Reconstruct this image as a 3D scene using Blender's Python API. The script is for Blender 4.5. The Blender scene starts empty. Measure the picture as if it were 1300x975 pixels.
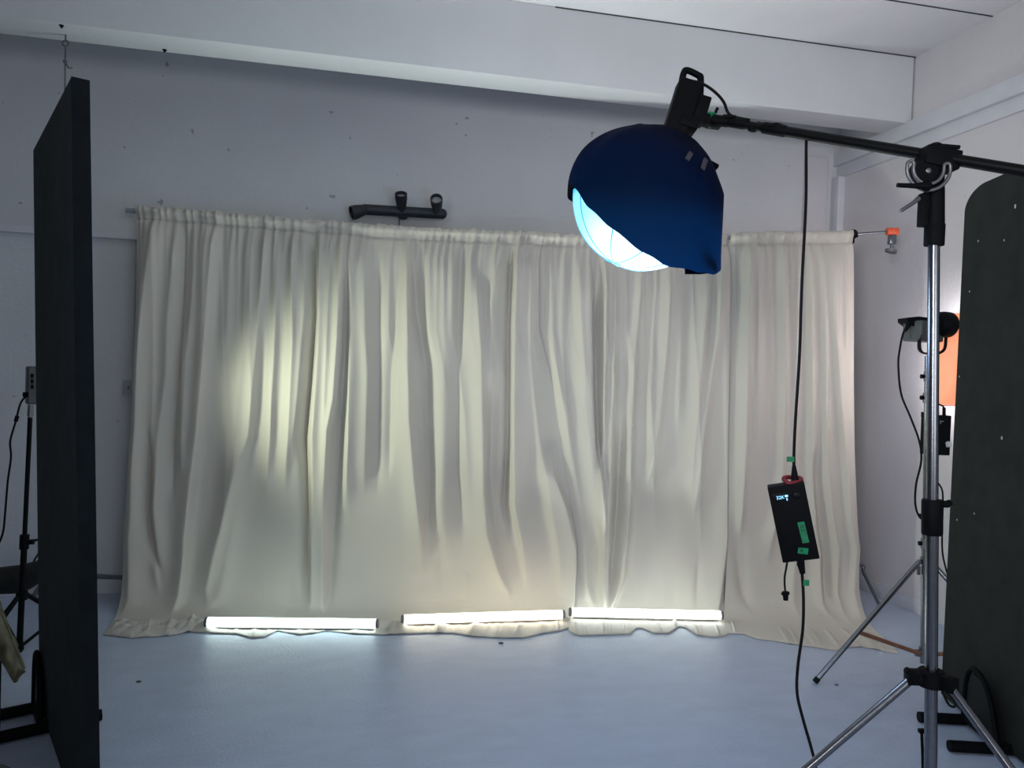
import bpy, bmesh, math, random
import numpy as np
from mathutils import Vector, Matrix
random.seed(7)
rng = np.random.default_rng(11)
SC = bpy.context.scene
COL = SC.collection

# ------------------------------------------------------------------ camera
F = 976.0; CX, CY = 650.0, 487.5; H = 1.5
PITCH, ROLL, YAW = math.radians(-1.17), math.radians(1.85), math.radians(-12.67)
def basis():
    cy, sy = math.cos(YAW), math.sin(YAW); cp, sp = math.cos(PITCH), math.sin(PITCH)
    f = Vector((-sy*cp, cy*cp, sp)); r = Vector((cy, sy, 0)); u = r.cross(f)
    cr, sr = math.cos(ROLL), math.sin(ROLL)
    return cr*r+sr*u, -sr*r+cr*u, f
CA, CB, CC = basis()
CAM = Vector((0, 0, H))
def ray(px, py): return CC + CA*((px-CX)/F) - CB*((py-CY)/F)
def at(px, py, d): return CAM + ray(px, py)*d                 # point at a distance along the view
def on_floor(px, py, z=0.0):
    r = ray(px, py); return CAM + r*((z-H)/r.z)
def on_x(px, py, x): r = ray(px, py); return CAM + r*(x/r.x)
def on_y(px, py, y): r = ray(px, py); return CAM + r*(y/r.y)
RH = Vector((math.cos(YAW), math.sin(YAW), 0))                # horizontal right / away of the viewer
FH = Vector((-math.sin(YAW), math.cos(YAW), 0))
UP = Vector((0, 0, 1))
def hv(x, d, z): return Vector((0, 0, z)) + RH*x + FH*d

cam = bpy.data.cameras.new('camera'); co = bpy.data.objects.new('camera', cam); COL.objects.link(co)
m = Matrix((CA, CB, -CC)).transposed().to_4x4(); m.translation = CAM; co.matrix_world = m
cam.sensor_fit = 'HORIZONTAL'; cam.sensor_width = 36; cam.lens = 36*F/1300; cam.clip_start = .02
SC.camera = co

# ------------------------------------------------------------------ materials
def sock(nt, a, b): nt.links.new(a, b)
def mat(name, col, rough=.5, metal=0, noise=0, nscale=20, bump=0, bscale=60, emit=None, estr=0, sheen=0, transl=None, spec=.5, stretch=None):
    M = bpy.data.materials.new(name); M.use_nodes = True; nt = M.node_tree; N = nt.nodes
    P = N['Principled BSDF']; P.inputs['Base Color'].default_value = (*col, 1)
    P.inputs['Roughness'].default_value = rough; P.inputs['Metallic'].default_value = metal
    P.inputs['Specular IOR Level'].default_value = spec
    if sheen: P.inputs['Sheen Weight'].default_value = sheen
    if emit: P.inputs['Emission Color'].default_value = (*emit, 1); P.inputs['Emission Strength'].default_value = estr
    if noise or bump:
        tc = N.new('ShaderNodeTexCoord'); src = tc.outputs['Object']
        if stretch:
            mp = N.new('ShaderNodeMapping'); mp.inputs['Scale'].default_value = stretch; sock(nt, src, mp.inputs['Vector']); src = mp.outputs['Vector']
    if noise:
        n = N.new('ShaderNodeTexNoise'); n.inputs['Scale'].default_value = nscale; n.inputs['Detail'].default_value = 6
        r = N.new('ShaderNodeValToRGB')
        r.color_ramp.elements[0].position = .3; r.color_ramp.elements[1].position = .7
        r.color_ramp.elements[0].color = (*[c*(1-noise) for c in col], 1); r.color_ramp.elements[1].color = (*[min(1, c*(1+noise)) for c in col], 1)
        sock(nt, src, n.inputs['Vector']); sock(nt, n.outputs['Fac'], r.inputs['Fac']); sock(nt, r.outputs['Color'], P.inputs['Base Color'])
    if bump:
        n = N.new('ShaderNodeTexNoise'); n.inputs['Scale'].default_value = bscale; n.inputs['Detail'].default_value = 8
        b = N.new('ShaderNodeBump'); b.inputs['Strength'].default_value = bump; b.inputs['Distance'].default_value = .01
        sock(nt, src, n.inputs['Vector']); sock(nt, n.outputs['Fac'], b.inputs['Height']); sock(nt, b.outputs['Normal'], P.inputs['Normal'])
    if transl:
        t = N.new('ShaderNodeBsdfTranslucent'); t.inputs['Color'].default_value = (*transl[0], 1)
        mx = N.new('ShaderNodeMixShader'); mx.inputs['Fac'].default_value = transl[1]
        sock(nt, P.outputs['BSDF'], mx.inputs[1]); sock(nt, t.outputs['BSDF'], mx.inputs[2]); sock(nt, mx.outputs['Shader'], N['Material Output'].inputs['Surface'])
    return M

def wall_mat(name, col, brick=.15, pits=True):
    """painted blockwork: faint brick courses, patchy paint, small chipped pits"""
    M = mat(name, col, rough=.75, bump=.25, bscale=35, spec=.25)
    nt = M.node_tree; N = nt.nodes; P = N['Principled BSDF']
    tc = N.new('ShaderNodeTexCoord')
    sep = N.new('ShaderNodeSeparateXYZ'); sock(nt, tc.outputs['Object'], sep.inputs[0])
    add = N.new('ShaderNodeMath'); add.operation = 'ADD'; sock(nt, sep.outputs['X'], add.inputs[0]); sock(nt, sep.outputs['Y'], add.inputs[1])
    cmb = N.new('ShaderNodeCombineXYZ'); sock(nt, add.outputs[0], cmb.inputs['X']); sock(nt, sep.outputs['Z'], cmb.inputs['Y'])
    br = N.new('ShaderNodeTexBrick'); br.inputs['Scale'].default_value = 1; br.inputs['Brick Width'].default_value = .44; br.inputs['Row Height'].default_value = .215
    br.inputs['Mortar Size'].default_value = .006; br.inputs['Mortar Smooth'].default_value = .6
    sock(nt, cmb.outputs[0], br.inputs['Vector'])
    old = [n for n in N if n.type == 'BUMP'][0]
    b2 = N.new('ShaderNodeBump'); b2.invert = True; b2.inputs['Strength'].default_value = brick; b2.inputs['Distance'].default_value = .006
    sock(nt, br.outputs['Fac'], b2.inputs['Height']); sock(nt, old.outputs['Normal'], b2.inputs['Normal']); sock(nt, b2.outputs['Normal'], P.inputs['Normal'])
    n = N.new('ShaderNodeTexNoise'); n.inputs['Scale'].default_value = 1.6; n.inputs['Detail'].default_value = 7; sock(nt, tc.outputs['Object'], n.inputs['Vector'])
    r = N.new('ShaderNodeValToRGB'); r.color_ramp.elements[0].position = .3; r.color_ramp.elements[1].position = .7
    r.color_ramp.elements[0].color = (*[c*.95 for c in col], 1); r.color_ramp.elements[1].color = (*[c*1.03 for c in col], 1)
    sock(nt, n.outputs['Fac'], r.inputs['Fac'])
    if pits:
        v = N.new('ShaderNodeTexNoise'); v.inputs['Scale'].default_value = 14; v.inputs['Detail'].default_value = 3; sock(nt, tc.outputs['Object'], v.inputs['Vector'])
        r2 = N.new('ShaderNodeValToRGB'); r2.color_ramp.elements[0].position = .255; r2.color_ramp.elements[1].position = .275
        r2.color_ramp.elements[0].color = (.55, .55, .57, 1); r2.color_ramp.elements[1].color = (1, 1, 1, 1)
        sock(nt, v.outputs['Fac'], r2.inputs['Fac'])
        mx = N.new('ShaderNodeMix'); mx.data_type = 'RGBA'; mx.blend_type = 'MULTIPLY'; mx.inputs['Factor'].default_value = 1
        sock(nt, r.outputs['Color'], mx.inputs['A']); sock(nt, r2.outputs['Color'], mx.inputs['B']); sock(nt, mx.outputs['Result'], P.inputs['Base Color'])
    else:
        sock(nt, r.outputs['Color'], P.inputs['Base Color'])
    return M

M_wall = wall_mat('painted_blockwork', (.66, .67, .68))
M_wall_r = wall_mat('painted_plaster', (.68, .66, .67), brick=0, pits=False)
M_beam = wall_mat('painted_concrete', (.68, .69, .70), brick=0, pits=False)
M_ceil = mat('ceiling_board', (.74, .73, .75), .8, noise=.03, nscale=3, bump=.1, bscale=20)
M_trim = mat('painted_timber', (.68, .69, .73), .6, noise=.04, nscale=8, bump=.1, bscale=30)
M_floor = mat('painted_floor', (.45, .52, .64), .42, noise=.05, nscale=5, bump=.34, bscale=60, stretch=(1, 2.2, 1))
M_cloth = mat('cream_cloth', (.69, .65, .565), .55, bump=.05, bscale=900, sheen=.25, transl=((.72, .68, .57), .2), spec=.35)
M_vflat = mat('matte_black_board', (.018, .021, .018), .85, noise=.2, nscale=9, bump=.15, bscale=120, spec=.25)
M_vflat_l = mat('paler_black_board', (.032, .040, .038), .85, noise=.2, nscale=9, bump=.15, bscale=120, spec=.25)  # left board's black, paler than the right board's
M_vedge = mat('board_edge', (.009, .013, .016), .9, noise=.2, nscale=14, spec=.2)
M_black = mat('black_plastic', (.003, .0038, .005), .6, noise=.2, nscale=30, spec=.1)
M_blackm = mat('black_metal', (.0035, .0045, .0055), .45, noise=.2, nscale=30, spec=.15)
M_rub = mat('black_rubber', (.004, .004, .005), .7, noise=.2, nscale=40, spec=.2)
M_grey = mat('grey_metal', (.20, .20, .21), .4, metal=.8, noise=.1, nscale=40)
M_chrome = mat('brushed_steel', (.22, .23, .25), .24, metal=1, noise=.08, nscale=60)
M_rod = mat('galvanised_pipe', (.42, .44, .48), .4, metal=.6, noise=.1, nscale=30)
M_brace_reflect = mat('orange_reflection_brace', (.28, .13, .075), .45, metal=.3, noise=.25, nscale=25)  # braces: orange reflection put into the metal's base colour
M_skirt = mat('black_skirt_cloth', (.0022, .0025, .0035), .8, bump=.5, bscale=14, transl=((.0003, .020, .058), .4), spec=.1)
M_tab = mat('grey_velcro', (.045, .045, .06), .8, noise=.3, nscale=60)
M_rib = mat('diffuser_seam', (.10, .35, .55), .7, noise=.1, nscale=30, emit=(.05, .45, .8), estr=.6)
M_orange = mat('orange_softbox_cloth', (.8, .35, .2), .7, noise=.08, nscale=12, emit=(1, .33, .17), estr=.75)
M_otape = mat('orange_tape', (.85, .13, .05), .5, noise=.1, nscale=30)
M_red = mat('red_cord', (.20, .012, .02), .5, noise=.2, nscale=60)
M_green = mat('green_tape', (.0, .22, .09), .55, noise=.25, nscale=50)
M_ink = mat('dark_ink', (.004, .02, .01), .6, noise=.1)
M_led = mat('blue_display', (.02, .1, .3), .4, emit=(.25, .6, 1), estr=2.2, noise=.02)
M_gled = mat('green_indicator', (.02, .3, .15), .4, emit=(.1, .9, .45), estr=1.5, noise=.02)
M_print = mat('pale_print', (.14, .15, .16), .6, noise=.2)
M_chalk = mat('white_scuff', (.5, .5, .5), .8, noise=.2)
M_olive = mat('olive_canvas', (.10, .095, .05), .85, noise=.5, nscale=18, bump=.3, bscale=90)
M_bag = mat('dark_canvas', (.014, .016, .014), .85, noise=.3, nscale=20, bump=.3, bscale=60)
M_teal = mat('slate_nylon', (.035, .045, .05), .6, noise=.3, nscale=15, bump=.2, bscale=50)
M_ledbody = mat('grey_housing', (.07, .08, .08), .5, noise=.15, nscale=30)
M_spot = mat('spotlight_black', (.02, .026, .034), .5, noise=.15, nscale=30)
M_lens = mat('spot_lens', (.35, .36, .38), .25, noise=.1)
M_wire = mat('galvanised_wire', (.13, .13, .14), .5, metal=.5, noise=.1)
M_socket = mat('grey_socket', (.42, .42, .43), .5, noise=.05)
M_darkgap = mat('dark_gap', (.05, .05, .055), .9, noise=.2)

def tube_mat(name, col, s):
    M = mat(name, (.9, .9, .9), .4, emit=col, estr=s, noise=.01); return M
M_tube_c = tube_mat('tube_diffuser_cool', (.80, 1, .97), 6)
M_tube_w = tube_mat('tube_diffuser_warm', (1, .92, .74), 6)
M_tube_n = tube_mat('tube_diffuser_neutral', (.90, 1, .98), 6)

# ------------------------------------------------------------------ mesh building
class MB:
    def __init__(s): s.v = []; s.f = []; s.smooth = True
    def add(s, vs, fs):
        o = len(s.v); s.v += [Vector(p) for p in vs]; s.f += [tuple(i+o for i in f) for f in fs]; return s
    def tube(s, pts, r, n=12, cap=True, flat=None):
        pts = [Vector(p) for p in pts]; k = len(pts)
        rs = r if isinstance(r, (list, tuple)) else [r]*k
        T = [(pts[min(i+1, k-1)]-pts[max(i-1, 0)]).normalized() for i in range(k)]
        a = Vector((0, 0, 1)) if abs(T[0].z) < .9 else Vector((1, 0, 0))
        X = T[0].cross(a).normalized(); vs = []
        for i in range(k):
            X = (X - T[i]*X.dot(T[i])).normalized(); Y = T[i].cross(X)
            for j in range(n):
                an = 2*math.pi*j/n
                vs.append(pts[i] + (X*math.cos(an) + Y*math.sin(an)*(flat or 1))*rs[i])
        fs = [(i*n+j, i*n+(j+1) % n, (i+1)*n+(j+1) % n, (i+1)*n+j) for i in range(k-1) for j in range(n)]
        if cap: fs += [tuple(reversed(range(n))), tuple(range((k-1)*n, k*n))]
        return s.add(vs, fs)
    def lathe(s, o, axis, prof, n=32, cap=True):
        axis = Vector(axis).normalized(); o = Vector(o)
        return s.tube_prof(o, axis, prof, n, cap)
    def tube_prof(s, o, ax, prof, n, cap):
        a = Vector((0, 0, 1)) if abs(ax.z) < .9 else Vector((1, 0, 0))
        X = ax.cross(a).normalized(); Y = ax.cross(X); vs = []
        for r, h in prof:
            for j in range(n):
                an = 2*math.pi*j/n; vs.append(o + ax*h + (X*math.cos(an)+Y*math.sin(an))*r)
        k = len(prof)
        fs = [(i*n+j, i*n+(j+1) % n, (i+1)*n+(j+1) % n, (i+1)*n+j) for i in range(k-1) for j in range(n)]
        if cap: fs += [tuple(reversed(range(n))), tuple(range((k-1)*n, k*n))]
        return s.add(vs, fs)
    def box(s, c, hx, hy, hz, ax=None, bev=.003, seg=2):
        """box with half sizes hx, hy, hz along the axes ax (three vectors), bevelled"""
        ax = ax or (Vector((1, 0, 0)), Vector((0, 1, 0)), Vector((0, 0, 1)))
        b = bmesh.new(); bmesh.ops.create_cube(b, size=2)
        for v in b.verts: v.co = Vector((v.co.x*hx, v.co.y*hy, v.co.z*hz))
        if bev: bmesh.ops.bevel(b, geom=list(b.edges), offset=min(bev, hx*.9, hy*.9, hz*.9), segments=seg, profile=.6, affect='EDGES')
        b.verts.index_update()
        c = Vector(c); vs = [c + ax[0]*v.co.x + ax[1]*v.co.y + ax[2]*v.co.z for v in b.verts]
        fs = [tuple(v.index for v in f.verts) for f in b.faces]; b.free()
        return s.add(vs, fs)
    def prism(s, poly, th):
        """closed outline of 3-D points pushed along the vector th"""
        k = len(poly); th = Vector(th); vs = [Vector(p) for p in poly]+[Vector(p)+th for p in poly]
        fs = [tuple(range(k-1, -1, -1)), tuple(range(k, 2*k))]+[(i, (i+1) % k, k+(i+1) % k, k+i) for i in range(k)]
        return s.add(vs, fs)
    def grid(s, P):
        r, c = P.shape[:2]
        vs = P.reshape(-1, 3); fs = [(i*c+j, i*c+j+1, (i+1)*c+j+1, (i+1)*c+j) for i in range(r-1) for j in range(c-1)]
        return s.add([Vector(map(float, p)) for p in vs], fs)
    def ball(s, c, r, n=16, m=10, sx=1, sy=1, sz=1):
        c = Vector(c); vs = [c+Vector((0, 0, r*sz))]
        for i in range(1, m):
            t = math.pi*i/m
            for j in range(n):
                p = 2*math.pi*j/n; vs.append(c+Vector((r*sx*math.sin(t)*math.cos(p), r*sy*math.sin(t)*math.sin(p), r*sz*math.cos(t))))
        vs.append(c-Vector((0, 0, r*sz))); L = len(vs)-1; fs = [(0, 1+j, 1+(j+1) % n) for j in range(n)]
        for i in range(m-2):
            a = 1+i*n
            fs += [(a+j, a+n+j, a+n+(j+1) % n, a+(j+1) % n) for j in range(n)]
        a = 1+(m-2)*n; fs += [(a+(j+1) % n, a+j, L) for j in range(n)]
        return s.add(vs, fs)

LOC = {}
def root(name, loc, label, cat, group=None):
    o = bpy.data.objects.new(name, None); COL.objects.link(o); o.location = loc; o.empty_display_size = .05
    LOC[o.name] = Vector(loc); o['label'] = label; o['category'] = cat
    if group: o['group'] = group
    return o
def part(name, mb, M, parent, label=None, smooth=True, stuff=False):
    base = LOC[parent.name]; me = bpy.data.meshes.new(name)
    me.from_pydata([tuple(v-base) for v in mb.v], [], mb.f); me.update()
    fix(me, smooth); me.materials.append(M)
    o = bpy.data.objects.new(name, me); COL.objects.link(o); o.parent = parent; LOC[o.name] = base
    if label: o['label'] = label
    if stuff: o['kind'] = 'stuff'
    return o
def fix(me, smooth):
    b = bmesh.new(); b.from_mesh(me); bmesh.ops.recalc_face_normals(b, faces=b.faces); b.to_mesh(me); b.free()
    me.polygons.foreach_set('use_smooth', [smooth]*len(me.polygons))
    if smooth: me.set_sharp_from_angle(angle=math.radians(38))
def thing(name, mb, M, base, label, cat, group=None, smooth=True):
    base = Vector(base); me = bpy.data.meshes.new(name); me.from_pydata([tuple(v-base) for v in mb.v], [], mb.f); me.update()
    fix(me, smooth); me.materials.append(M)
    o = bpy.data.objects.new(name, me); COL.objects.link(o); o.location = base; LOC[o.name] = base
    o['label'] = label; o['category'] = cat
    if group: o['group'] = group
    return o
def struct(name, mb, M, smooth=False):
    me = bpy.data.meshes.new(name); me.from_pydata([tuple(v) for v in mb.v], [], mb.f); me.update(); fix(me, smooth); me.materials.append(M)
    o = bpy.data.objects.new(name, me); COL.objects.link(o); o['kind'] = 'structure'; LOC[o.name] = Vector(); return o
def text_part(name, s, size, origin, ux, uy, M, parent, th=.0006):
    c = bpy.data.curves.new(name, 'FONT'); c.body = s; c.size = size; c.extrude = th; c.align_x = 'CENTER'; c.align_y = 'CENTER'
    t = bpy.data.objects.new(name, c); COL.objects.link(t)
    bpy.context.view_layer.update()
    me = bpy.data.meshes.new_from_object(t.evaluated_get(bpy.context.evaluated_depsgraph_get())); bpy.data.objects.remove(t)
    ux = Vector(ux).normalized(); uy = Vector(uy).normalized(); uz = ux.cross(uy)
    mb = MB(); mb.add([Vector(origin)+ux*v.co.x+uy*v.co.y+uz*v.co.z for v in me.vertices], [tuple(p.vertices) for p in me.polygons])
    return part(name, mb, M, parent, smooth=False)
def bez(p0, p1, p2, p3, n=16):
    return [((1-t)**3)*Vector(p0)+3*t*(1-t)**2*Vector(p1)+3*t*t*(1-t)*Vector(p2)+t**3*Vector(p3) for t in [i/n for i in range(n+1)]]
def smooth_path(pts, n=8):
    P = [Vector(p) for p in pts]; out = []
    for i in range(len(P)-1):
        a = P[max(i-1, 0)]; b = P[i]; c = P[i+1]; d = P[min(i+2, len(P)-1)]
        for j in range(n):
            t = j/n
            out.append(.5*((2*b)+(c-a)*t+(2*a-5*b+4*c-d)*t*t+(3*b-a-3*c+d)*t**3))
    return out+[P[-1]]

# ------------------------------------------------------------------ room
YB = 5.25
XR = on_y(1049, 600, YB).x
bl = on_x(1159, 157, XR); bt = on_x(1165, 71, XR); bk = on_x(1127, 170, XR)
YF, ZB, ZC, YK = bl.y, bl.z, bt.z, bk.y
YK = min(YK, YB-.02)
XL, Y0 = -5.2, -4.0
def slab(x0, x1, y0, y1, z0, z1, bev=0):
    m = MB(); m.box(((x0+x1)/2, (y0+y1)/2, (z0+z1)/2), (x1-x0)/2, (y1-y0)/2, (z1-z0)/2, bev=bev); return m
struct('floor', slab(XL-.1, XR+.1, Y0, YB+.1, -.1, 0), M_floor)
struct('ceiling', slab(XL-.1, XR+.1, Y0, YB+.1, ZC, ZC+.1), M_ceil)
struct('trim_8', slab(on_y(705, 8, YF).x, XR, YF-.003, YF, ZC-.007, ZC), M_darkgap)
struct('wall_back', slab(XL-.1, XR+.1, YB, YB+.1, 0, ZC), M_wall)
struct('wall_right', slab(XR, XR+.1, Y0, YB, 0, ZC), M_wall_r)
struct('wall_left', slab(XL-.1, XL, Y0, YB, 0, ZC), M_wall_r)
struct('trim_1', slab(XL, XR-.012, YF, YK, ZB, ZC, .006), M_beam, True)           # the concrete beam in front of the back wall
# seams between the ceiling boards
for yy in (YF-.62, YF-1.9):
    struct('trim_2', slab(XL, XR, yy-.004, yy+.004, ZC-.004, ZC), M_darkgap)
zl = on_y(90, 297.5, YB).z
struct('trim_3', slab(XL, on_y(900, 300, YB).x, YB-.035, YB, zl-.012, zl+.03, .004), M_trim, True)     # ledge along the back wall
px0, px1 = on_y(1019, 250, YB).x, on_y(1047, 250, YB).x
struct('trim_4', slab(px0, px1, YB-.03, YB, 0, ZB-.05, .004), M_wall_r, True)                          # pilaster
ra, rb = on_x(1127, 181, XR), on_x(1196, 173, XR)
zr0 = on_x(1240, 144, XR).z; zr1 = on_x(1240, 122, XR).z
struct('trim_5', slab(XR-.05, XR, Y0, YB, zr0, zr1, .006), M_trim, True)                               # ledge along the right wall
struct('trim_6', slab(XR-.02, XR, Y0, YB, zr0-.09, zr0, .004), M_trim, True)
struct('trim_7', slab(XR-.06, XR, YB-.09, YB, 0, zr0-.09, .006), M_trim, True)                         # boxed pipe in the corner
zb = on_x(1150, 754, XR).z
struct('baseboard_right', slab(XR-.018, XR, Y0, YB-.09, 0, max(zb, .08), .004), M_trim, True)
print('room', XR, YF, ZB, ZC, YK, zl, zr0, zr1, zb)

# ------------------------------------------------------------------ curtains
RL, RR = at(160, 267, 4.60), at(1080, 298, 4.95)
tdir = (RR-RL); L0 = tdir.length
ch = Vector((tdir.x, tdir.y, 0)).normalized()
NRM = Vector((ch.y, -ch.x, 0))                        # towards the camera
if NRM.dot(FH) > 0: NRM = -NRM
RLn, NRn = np.array(RL), np.array(NRM)
RODX = [160, 230, 300, 370, 440, 540, 640, 720, 820, 925, 1080]
RODY = [267, 271, 277, 283, 288.5, 295, 299, 302, 302.5, 301.5, 298.5]
def plane_hit(X, Y, off=0.0):
    d = np.array(CC)[None, :]+np.multiply.outer((X-CX)/F, np.array(CA))-np.multiply.outer((Y-CY)/F, np.array(CB))
    t = ((RLn+NRn*off-np.array(CAM))@NRn)/(d@NRn); return np.array(CAM)+d*t[:, None]
def rod_pts(X): return plane_hit(np.asarray(X, float), np.interp(X, RODX, RODY))
def interp(y, pts):
    ys, xs = zip(*pts); return np.interp(y, ys, xs)
def sstep(a, b, x): t = np.clip((x-a)/(b-a), 0, 1); return t*t*(3-2*t)

# folds: (line of (height row, x)), depth in metres, left and right widths, rows between which it shows
def lin(*p): return [(p[i+1], p[i]) for i in range(0, len(p), 2)]
FOLDS_A = [
 (lin(201,288,191,362,182,457,178,537,173,653,166,740,150,790), .060, 12, 22, 250, 840),
 (lin(178,288,176,420,172,560), -.02, 6, 9, 250, 600),
 (lin(227,294,218,408,216,475,206,560,201,640,205,700,196,760), .040, 12, 14, 280, 740),
 (lin(193,590,191,653,196,690,204,712), -.055, 7, 6, 540, 735),
 (lin(176,735,188,710,200,690), .03, 8, 8, 680, 750),
 (lin(253,290,248,383,241,450,235,560), .026, 9, 9, 270, 620),
 (lin(239,288,235,383,228,480,222,560), -.030, 6, 5, 270, 640),
 (lin(275,285,268,383,262,475,254,555,247,610,238,696,228,739,214,775), .062, 20, 7, 270, 800),
 (lin(296,290,291,420,285,560), .016, 9, 9, 280, 470),
 (lin(315,290,312,420,306,540), .020, 10, 10, 280, 520),
 (lin(341,290,333,374,327,457,318,552,299,613,281,684,262,730), .052, 22, 8, 270, 760),
 (lin(310,600,296,680,275,740,250,775), .03, 26, 16, 560, 800),
 (lin(356,290,352,414,345,555,338,640), .036, 11, 7, 280, 640),
 (lin(373,290,374,432,368,555,362,640), .036, 11, 7, 280, 640),
 (lin(390,290,388,400,380,500,374,560), .024, 9, 8, 280, 600),
 (lin(400,290,401,398,394,490,388,555,391,640,387,751), -.055, 7, 5, 280, 765),
 (lin(409,290,406,445,399,552,400,640,395,751), .040, 6, 12, 280, 775),
 (lin(422,290,418,420,412,560), .018, 7, 6, 280, 560),
 (lin(438,290,432,414,426,506,418,545,414,620,412,700,408,772), .058, 12, 6, 280, 785),
 (lin(441,300,440,420,433,530,428,622,424,684,414,764), -.030, 5, 7, 330, 780),
 (lin(447,300,445,430,444,555,440,640), .040, 5, 18, 290, 660),
 (lin(461,300,467,475,465,555,462,640), .022, 12, 8, 290, 640),
 (lin(481,350,481,475,480,600), -.026, 9, 10, 320, 640),
 (lin(510,310,504,400,497,480,494,600), -.030, 9, 6, 300, 620),
 (lin(517,303,518,414,520,530,526,607,534,678,536,712), .060, 15, 7, 290, 725),
 (lin(523,315,529,395,540,457,545,600,542,690), -.040, 7, 12, 310, 710),
 (lin(541,300,542,420,550,540), .018, 6, 14, 290, 480),
 (lin(563,320,564,430,563,555,560,640,566,690), .040, 22, 18, 300, 715),
 (lin(575,300,573,420), .016, 5, 5, 290, 430),
 (lin(583,350,581,490,580,600,588,680), -.025, 7, 8, 300, 700),
 (lin(603,350,610,450,612,555,613,622,617,675,630,712,645,735), .058, 15, 7, 330, 755),
 (lin(625,500,622,600,632,690,650,725), -.030, 6, 14, 470, 740),
 (lin(638,315,630,350,623,385,622,480), .030, 9, 7, 300, 520),
 (lin(649,305,646,414,645,555,640,640,645,670), -.062, 6, 4, 300, 690),
 (lin(656,305,650,414,650,555,652,640,668,720), .050, 5, 18, 295, 740),
 (lin(672,300,672,450,684,560,700,650,712,720), .024, 9, 14, 300, 760),
 (lin(520,735,538,733,555,710,560,690), -.035, 8, 10, 690, 745),
 (lin(535,745,556,752,580,735,592,715), .03, 9, 9, 700, 770),
 (lin(545,778,560,765,585,745), .03, 10, 12, 730, 800),
 (lin(700,600,716,640,728,690,733,740,726,775), .05, 22, 5, 560, 800),
]
FOLDS_B = [
 (lin(697,300,700,420,712,520), .024, 7, 9, 300, 560),
 (lin(712,300,712,420,720,540,735,640,745,730), .022, 9, 9, 300, 760),
 (lin(733,300,735,400,740,480), .026, 8, 7, 300, 520),
 (lin(748,360,748,487,752,556,760,604,766,680), .060, 22, 6, 330, 700),
 (lin(756,380,757,460,760,556,763,610), -.060, 7, 6, 350, 640),
 (lin(768,330,766,420,764,556,761,622,765,715,768,765), .060, 5, 6, 320, 785),
 (lin(780,330,779,420,775,530,771,653,771,730,768,765), .050, 6, 7, 320, 785),
 (lin(789,560,785,640,778,720,770,765), -.045, 8, 6, 520, 785),
 (lin(813,330,809,393,803,460,799,556,797,653,791,720,772,765), .058, 12, 6, 320, 785),
 (lin(795,330,792,420), .022, 6, 6, 320, 470),
 (lin(831,330,829,380,825,487,820,560), .028, 9, 8, 320, 580),
 (lin(850,330,848,353,843,449,834,540,822,607), .044, 12, 6, 320, 640),
 (lin(862,340,861,450,858,560), .020, 8, 9, 320, 560),
 (lin(899,340,890,412,883,500,878,560,874,620), .040, 12, 8, 330, 650),
 (lin(912,340,907,428,896,503,888,560,880,640), .040, 8, 8, 330, 670),
 (lin(924,300,922,480,921,530,920,684,912,770), .050, 20, 6, 290, 790),
 (lin(888,720,888,765), -.02, 5, 6, 690, 785),
 (lin(742,720,752,745,762,768), .028, 8, 8, 700, 785),
]
FOLDS_C = [
 (lin(933,300,930,500,930,700), -.025, 8, 8, 290, 720),
 (lin(948,300,945,372,943,465,940,572,936,660), .050, 14, 7, 290, 700),
 (lin(958,310,957,480,956,572), .032, 6, 14, 290, 600),
 (lin(975,300,975,470,973,600), .018, 9, 9, 290, 620),
 (lin(990,300,990,400,991,465,988,600,975,700), .046, 12, 7, 290, 720),
 (lin(1008,310,1006,470,1003,600,1000,680), .030, 9, 9, 290, 690),
 (lin(1023,300,1025,465,1025,570,1030,668,1048,745,1076,784), .044, 8, 8, 290, 800),
 (lin(1036,300,1041,465,1042,575,1050,660,1066,735,1090,780), .044, 8, 7, 290, 800),
 (lin(1046,310,1049,420), .02, 5, 5, 290, 440),
 (lin(1050,326,1053,434,1058,495,1065,575,1072,660,1086,730,1104,772), .050, 9, 12, 300, 800),
 (lin(1063,300,1066,434), .03, 6, 6, 290, 470),
 (lin(1032,610,1040,690,1060,750), -.04, 8, 8, 560, 780),
 (lin(1006,700,1010,745,1025,775), .03, 10, 10, 660, 800),
 (lin(935,700,945,735,965,770), -.03, 8, 10, 660, 790),
]
FW = .8
def fold_depth(X, Yr, folds):
    D = np.zeros_like(X)
    for pts, a, wl, wr, y0, y1 in folds:
        xc = interp(Yr, pts)
        t = X-xc; w = np.where(t < 0, wl, wr)*FW
        e = np.minimum(sstep(y0-6, y0+50, Yr), 1-sstep(y1-60, y1, Yr))
        D += a*e*np.exp(-np.abs(t/w)**1.6)
    return D

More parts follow.
